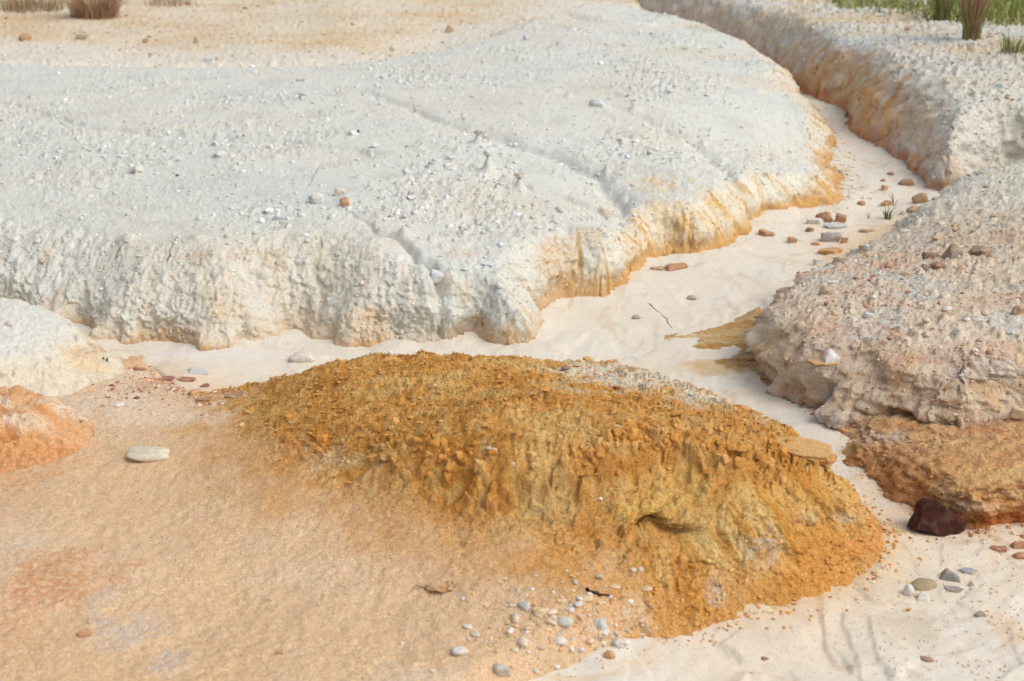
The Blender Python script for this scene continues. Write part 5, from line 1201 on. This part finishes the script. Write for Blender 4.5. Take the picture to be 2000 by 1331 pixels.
def crumbs(name, label, mask, n, seed, smin, smax, flat, mat, parent=None, var=.12, cols=None, pix=.5, pw=3, lift=.15, cat=None, smooth=False, aspect=1.0, tilt=.25):
    r = np.random.default_rng(seed); v = pick(mask, n, seed + 1, pix, beyond=260) if globals().get('_fixed') is None else _fixed
    n = len(v)
    s = smin + (smax - smin) * r.random(n) ** pw
    ang = r.random(n) * 6.283; ti = r.normal(0, tilt, n)
    which = r.integers(0, 10, n)
    cs, fs, ks = [], [], []; base = 0
    for k in range(10):
        I = np.flatnonzero(which == k)
        if not len(I): continue
        co, fa = (ICO_ROUND if smooth or smax > .021 else ICO_SMALL)[k]
        L = co[None] * np.stack([aspect * s[I] * r.uniform(.8, 1.4, len(I)), s[I] * r.uniform(.7, 1.1, len(I)), s[I] * flat * r.uniform(.7, 1.3, len(I))], 1)[:, None, :]
        ca, sa_ = np.cos(ang[I])[:, None], np.sin(ang[I])[:, None]
        z = L[..., 2] + L[..., 0] * ti[I][:, None]
        x = L[..., 0] * ca - L[..., 1] * sa_; y = L[..., 0] * sa_ + L[..., 1] * ca
        vv = v[I]
        p = np.stack([x + XD[vv][:, None], y + YD[vv][:, None], z + (H[vv] + s[I] * flat * lift)[:, None]], 2)
        cs.append(p.reshape(-1, 3)); fs.append((fa[None] + (np.arange(len(I)) * len(co))[:, None, None] + base).reshape(-1, 3)); base += p.shape[0] * p.shape[1]
        cc = C[vv].copy()
        if cols is not None:
            pick_ = r.random(len(I)) < cols[0]
            pal = np.array([alb(*q) for q in cols[1]]); cc = np.where(pick_[:, None], pal[r.integers(0, len(pal), len(I))], cc)
        cc = np.clip(cc * (1 + r.normal(0, var, len(I)))[:, None], .01, .84)
        ks.append(np.repeat(cc, len(co), 0))
    o = mesh_obj(name, np.concatenate(cs), np.concatenate(fs), mat, parent, smooth=smooth, color=np.concatenate(ks))
    tag(o, None if parent else label, None if parent else cat, kind="stuff")
    return o
M_crumb = earth_mat("crumbs", ((600, .12), (150, .08)), (.002,), (300,))
def sand_grit(name, w_, n, seed, smin, smax, cols, flat=.55):
    global XD, YD, H, C
    r_ = np.random.default_rng(seed); c_ = np.cumsum(w_); v = np.searchsorted(c_, r_.random(n) * c_[-1])
    keep = (XD, YD, H, C); XD, YD, H, C = SX, SY, SH, SCc
    globals()['_fixed'] = v
    o = crumbs(name, None, None, n, seed, smin, smax, flat, M_crumb, G_sand, .12, cols)
    globals()['_fixed'] = None
    XD, YD, H, C = keep
    return o
_fixed = None
sarea = (np.abs(np.gradient(np.broadcast_to(sr[None], (SNCt, SNR)), axis=1)) * np.abs(np.gradient(sa)[:, None] * sr[None])).ravel()
spx, spy, sdp = proj(SX, SY, SH)
sv = sarea * (~hid) * (spx > -20) * (spx < 2020) * (spy > 0) * (spy < 1340) / sdp
edge = np.exp(-np.clip(-Ds, 0, 1) / .035) * (Rs >= 0)
def spill(i): return sv * edge * np.isin(Rs, i)
SPW = [(226, 224, 214), (222, 200, 158), (206, 160, 104), (232, 226, 212)]
sand_grit("grit", sv, 6000, 61, .0015, .006, (.8, [(206, 180, 146), (190, 150, 110), (222, 206, 184), (160, 128, 104)]))
sand_grit("spill_white", spill((WHITE, HUMP)), 2600, 62, .003, .016, (.85, SPW))
sand_grit("spill_ochre", spill((FG,)), 2000, 63, .003, .014, (.85, [(226, 174, 98), (206, 146, 74), (236, 204, 150), (222, 160, 96)]))
sand_grit("spill_right", spill((NRU, NRL, RIGHT)), 1300, 64, .003, .018, (.85, [(206, 166, 124), (186, 132, 90), (222, 200, 172), (170, 110, 74)]))
crumbs("clay_crumbs", None, mk(WHITE) * sstep(.45, .9, TT) * (.25 + patch * sm), 9000, 41, .004, .014, .6, M_crumb, G_white, .05, (.5, WP))
crumbs("clay_lumps", None, mk(WHITE) * sstep(.3, .9, TT) * (.15 + patch * sm), 5200, 51, .008, .036, .62, M_crumb, G_white, .05, (.4, WP), pw=3.5, lift=.1, smooth=True)
crumbs("ochre_crumbs", None, moundness * sstep(.25, .7, TT), 6000, 42, .003, .012, .4, M_crumb, G_mound, .09, (.25, [(206, 150, 76), (176, 116, 44), (222, 178, 106), (190, 132, 60)]), pix=0, pw=2.5, lift=-.05)
crumbs("ochre_flakes", None, moundness * sstep(.5, .95, TT) * sstep(925, 870, py0) * (.3 + sstep(-.2, .4, n2)), 3500, 52, .005, .018, .32, M_crumb, G_mound, .06, (.3, [(216, 162, 88), (204, 146, 72), (224, 178, 106), (206, 148, 76)]), pix=0, pw=2.5, lift=.12, aspect=1.25, tilt=.12)
crumbs("face_grit", None, mk(WHITE) * face * (up > .01), 9000, 53, .003, .016, .8, M_crumb, G_white, .05, (.25, WP), pix=.5, pw=2.5, lift=0)
crumbs("wall_grit", None, mk(RIGHT) * face * (up > .01) * (YD < 13), 3000, 54, .005, .024, .8, M_crumb, G_right, .08, None, pix=.5, pw=2.5, lift=0)
crumbs("bank_face_grit", None, mk(NRU) * face * (up > .02), 4000, 55, .003, .016, .8, M_crumb, G_nru, .08, None, pix=0, pw=2.5, lift=0)
crumbs("ledge_grit", None, mk(NRL) * (up > .02) * (px0 > 1600), 2600, 56, .003, .016, .6, M_crumb, G_ledge, .1, None, pix=0, pw=2.5, lift=0)
crumbs("ochre_grit", None, moundness * sstep(.75, .3, TT), 9000, 48, .003, .014, .8, M_crumb, G_mound, .14, None, pix=0, pw=2)
crumbs("bank_gravel", None, mk(NRU) * sstep(.25, .8, TT), 7000, 43, .003, .015, .6, M_crumb, G_nru, .12, (.5, GP), pix=0)
crumbs("far_gravel", None, mk(RIGHT) * sstep(.5, 1, TT) * (YD < 13), 5000, 44, .005, .03, .6, M_crumb, G_right, .1, (.6, RP))
crumbs("ground_gravel", None, mk(FAR) * (YD < 18), 2500, 45, .006, .03, .6, M_crumb, G_far, .1, (.5, FPal))
crumbs("wash_grit", None, (mk(FG) * (1 - moundness)), 7000, 46, .002, .007, .6, M_crumb, G_wash, .16, (.3, [(190, 140, 100), (236, 214, 186), (206, 150, 110)]), pix=0)
crumbs("hummock_grit", None, mk(OM) + mk(HUMP) * .5, 1500, 47, .003, .011, .6, M_crumb, G_om, .14, None, pix=0)
stepm = mk(FG) * (1 - moundness) * np.exp(-(((px0 - 1150) / 140) ** 2 + ((py0 - 1230) / 80) ** 2))
crumbs("edge_rubble", None, stepm, 600, 49, .004, .016, .65, M_crumb, G_wash, .1, (.7, [(226, 214, 198), (232, 208, 176), (216, 208, 200), (222, 178, 128), (230, 196, 156)]), pix=0)
crumbs("strip_rubble", None, mk(FG) * (1 - moundness) * np.exp(-(((px0 - 320) / 110) ** 2 + ((py0 - 755) / 26) ** 2)), 700, 50, .005, .02, .45, M_crumb, G_wash, .12, (.6, [(196, 140, 100), (168, 104, 78), (222, 190, 156), (228, 216, 202)]), pix=0)

# ------------------------------------------------------------------ grass and dry plants
def blade_mat(name, c0, c1):
    m, n, b = new_mat(name)
    b.inputs["Roughness"].default_value = .6
    at = n.nodes.new("ShaderNodeAttribute"); at.attribute_name = "earth"
    n.links.new(at.outputs["Color"], b.inputs["Base Color"])
    return m
M_blade = blade_mat("grass_blade", None, None)
def blades(name, base, n, height, spread, lean, cols, seed, width=.004, parent=None, radius=.05, seg=4):
    r = np.random.default_rng(seed); vs, fs, cs = [], [], []
    for k in range(n):
        a = r.random() * 6.283; rr = radius * math.sqrt(r.random())
        bx_, by_ = base[0] + rr * math.cos(a), base[1] + rr * math.sin(a)
        h = height * r.uniform(.45, 1.1); ln = lean * r.uniform(.2, 1.2) * h; da = a + r.normal(0, .6)
        c = np.array(cols[r.integers(0, len(cols))]) * r.uniform(.75, 1.2)
        w0 = width * r.uniform(.6, 1.3); wa = r.random() * 6.283
        st = len(vs)
        for q in range(seg + 1):
            t = q / seg
            x = bx_ + math.cos(da) * ln * t * t; y = by_ + math.sin(da) * ln * t * t; z = base[2] - .01 + h * (t - .18 * lean * t * t * t)
            ww = w0 * (1 - t) ** .7 + .0003
            vs.append((x - math.cos(wa) * ww, y - math.sin(wa) * ww, z)); vs.append((x + math.cos(wa) * ww, y + math.sin(wa) * ww, z + .0005))
            cs.append(c); cs.append(c)
        for q in range(seg):
            i0 = st + 2 * q; fs.append((i0, i0 + 1, i0 + 3, i0 + 2))
    return mesh_obj(name, np.array(vs), np.array(fs), M_blade, parent, True, np.clip(np.array(cs), .005, .8))
GREEN = [(.20, .26, .07), (.26, .31, .09), (.15, .21, .05), (.30, .31, .11)]
DRY = [(.44, .26, .16), (.36, .20, .12), (.50, .34, .21), (.32, .18, .12)]
OLIVE = [(.26, .22, .10), (.34, .26, .13), (.20, .18, .07)]
def tussock(name, label, px, py, height, radius, green, dry, gl, dl, group=None, gc=GREEN, dc=DRY, width=.0028, dlean=.42):
    x, y, z, d = hit(px, py)
    e = bpy.data.objects.new(name, None); COL.objects.link(e); e.location = (x, y, z)
    tag(e, label, 'grass', group)
    global _sd
    _sd = int(px * 3 + py)
    if green: blades("green_blades", (0, 0, 0), green, height * gl, 0, .5, gc, _sd, width, e, radius)
    if dry: blades("dry_stalks", (0, 0, 0), dry, height * dl, 0, dlean, dc, _sd + 1, width * .7, e, radius * .8)
    return e
tussock("grass_tussock", "tall tussock of red brown dry stalks and green blades beside the far gully bank", 1896, 74, .70, .06, 70, 300, .5, 1.0)
tussock("grass_tussock", "smaller green tussock behind and left of the tall dry one", 1838, 38, .5, .06, 150, 60, .9, .9)
tussock("grass_tuft", "small green tuft on bare soil at the right edge", 1975, 98, .13, .07, 70, 30, 1, .8)
tussock("dry_tussock", "dry brown tussock with a few green blades on the far left ground", 185, 32, .42, .22, 90, 620, .8, .75, None, OLIVE + GREEN[:1], width=.0035, dlean=1.0)
tussock("dry_tussock", "low olive dry grass clump at the top left corner", 60, 16, .3, .3, 160, 300, .8, .7, None, OLIVE, dlean=.9)
tussock("dry_tussock", "thin dry grass clump right of the brown tussock at the top edge", 330, 6, .2, .25, 40, 140, .7, .8, None, OLIVE)
tussock("gully_plant", "small green grassy plant growing from the gully sand", 1730, 428, .085, .016, 22, 6, 1, .8, None, [(.13, .17, .07), (.2, .24, .1), (.1, .13, .06)], width=.0035)
tussock("gully_plant", "thin wiry sprout behind the small gully plant", 1746, 400, .085, .008, 8, 2, 1, .9, None, [(.16, .18, .1), (.2, .2, .12)], width=.0025)
tussock("gully_plant", "single thin stem left of the gully plant", 1698, 428, .07, .003, 2, 2, .6, 1, None, width=.002)
tussock("green_sprig", "tiny green sprig on the pale wash by the white bank's foot", 203, 704, .022, .016, 26, 0, 1, 0, None, [(.12, .17, .03)], width=.004)
# the green meadow beyond: grass nobody could count
r = np.random.default_rng(77); n_ = 60000
gpx = r.uniform(1540, 2700, n_); gpy = r.uniform(-190, 66, n_)
lim = np.interp(gpx, [1540, 1640, 1700, 1800, 1900, 2000, 2700], [-60, 14, 24, 36, 46, 52, 60])
a_ = (gpx - 1000) / FP; b_ = (665.5 - gpy) / FP; t_ = (.57 - CH) / (-SP + b_ * CP)
gx_ = a_ * t_; gy_ = (CP + b_ * SP) * t_
cl = fbm(gx_ / .5, gy_ / .5, 2, 801)
ok_ = (gpy < lim - 7 * np.abs(r.normal(size=n_))) & (gy_ > 0) & (gy_ < 40) & ((cl > -.25) | (r.random(n_) < .3))
gx_, gy_, cl = gx_[ok_], gy_[ok_], cl[ok_]; n_ = len(gx_)
h_ = r.uniform(.02, .075, n_) * (1 + .8 * r.random(n_) ** 4); aa = r.random(n_) * 6.283; wa = r.random(n_) * 6.283; wd_ = .0045 + .0004 * gy_
pal = np.array([GREEN[1], GREEN[3], (.30, .34, .10), (.26, .31, .09)] + OLIVE)
kk = np.where(r.random(n_) < .78 + .5 * cl, r.integers(0, 4, n_), r.integers(4, 7, n_))
cc_ = pal[kk] * r.uniform(.8, 1.35, n_)[:, None]
L_ = []
for t in (0, .5, 1):
    wz = wd_ * (1 - t) + .0005; l = h_ * .6 * t * t
    for sg in (-1, 1):
        L_.append(np.stack([gx_ + np.cos(aa) * l + sg * np.cos(wa) * wz, gy_ + np.sin(aa) * l + sg * np.sin(wa) * wz, .57 + h_ * t], 1))
vs = np.stack(L_, 1).reshape(-1, 3); cs = np.repeat(cc_, 6, 0)
st_ = np.arange(n_)[:, None] * 6
fs = np.concatenate([st_ + np.array([[0, 1, 3, 2]]), st_ + np.array([[2, 3, 5, 4]])])
vs = np.array(vs); gz = heights(vs[:, 0].copy(), np.maximum(vs[:, 1], 2), False)[0]
vs[:, 2] += np.where(gz > 0, gz, .57) - .57 - .004
tag(mesh_obj("meadow_grass", vs, fs, M_blade, None, True, np.clip(cs, .005, .8)), "short green grass beyond the far right bank", 'grass', kind="stuff")

# ------------------------------------------------------------------ twigs and a dry leaf
def tube(name, path, rad, col, label=None, cat=None, seg=6, parent=None):
    path = [Vector(p) for p in path]; vs, fs = [], []
    for k, p in enumerate(path):
        t = (path[min(k + 1, len(path) - 1)] - path[max(k - 1, 0)]).normalized(); a = t.orthogonal().normalized(); b = t.cross(a)
        rr = rad * (1 - .6 * k / max(1, len(path) - 1)) * (1 + .2 * math.sin(k * 2.1))
        for q in range(seg):
            th = 6.283 * q / seg; vs.append(p + a * rr * math.cos(th) + b * rr * math.sin(th))
        if k:
            for q in range(seg):
                i0 = (k - 1) * seg; fs.append((i0 + q, i0 + (q + 1) % seg, i0 + seg + (q + 1) % seg, i0 + seg + q))
    o = mesh_obj(name, np.array([v[:] for v in vs]), np.array(fs), M_stone, parent, True)
    o.color = (*alb(*col), 1)
    if label: tag(o, label, cat)
    return o
def along(ptsl, lift):
    out = []
    for q in smooth_line(ptsl, 1):
        x, y, z, d = hit(*q); out.append((x, y, z + lift))
    return out
tube("dark_twig", along([(1148, 1154), (1162, 1158), (1178, 1163), (1190, 1162)], .003), .0055, (66, 52, 50), "short dark charred twig lying on the peach slope above the pebbles", 'twig')
tube("root_or_sand_ridge", along([(1268, 594), (1282, 604), (1294, 614), (1302, 628), (1311, 643)], .001), .0032, (200, 178, 150), "thin curved ridge line in the sand above the ochre shelf", 'root')  # added tube standing in for a small ridge in the sand
tube("root_or_sand_ridge", along([(226, 500), (232, 482), (246, 470)], .001), .0035, (150, 136, 122), "thin dark rootlet on the left side of the white bank", 'root')
tube("root_or_sand_ridge", along([(328, 505), (336, 482), (342, 462)], .001), .0035, (140, 124, 110), "thin dark rootlet right of the first one on the white bank side", 'root')
lf = bpy.data.objects.new("dry_leaf", None); COL.objects.link(lf); x, y, z, d = hit(862, 1148); lf.location = (x, y, z)
tag(lf, "crumpled dry brown leaf lying on the peach slope", 'leaf')
s = d / FP; lv, lfc = [], []
for a in range(9):
    for b in range(7):
        u_, v_ = a / 8 * 2 - 1, b / 6 * 2 - 1
        wdt = (1 - abs(u_) ** 2.2) * 22 + 1
        lv.append((u_ * 30 * s * (1 - .12 * math.sin(v_ * 7)), v_ * wdt * s * (.9 + .2 * math.sin(u_ * 11)), .002 + .009 * math.sin(u_ * 6 + v_ * 4) * .6 + .005 * v_ * v_ + .005 * math.cos(v_ * 9 + u_ * 7)))
for a in range(8):
    for b in range(6):
        i0 = a * 7 + b; lfc.append((i0, i0 + 7, i0 + 8, i0 + 1))
o = mesh_obj("leaf_blade", np.array(lv), np.array(lfc), M_stone, lf); o.color = (*alb(212, 168, 122), 1)
sm_ = o.modifiers.new("thick", 'SOLIDIFY'); sm_.thickness = .0015
tube("leaf_stalk", [(-34 * s, 0, .004), (-48 * s, .004, .006), (-56 * s, -.004, .003)], .0016, (150, 96, 62), parent=lf)
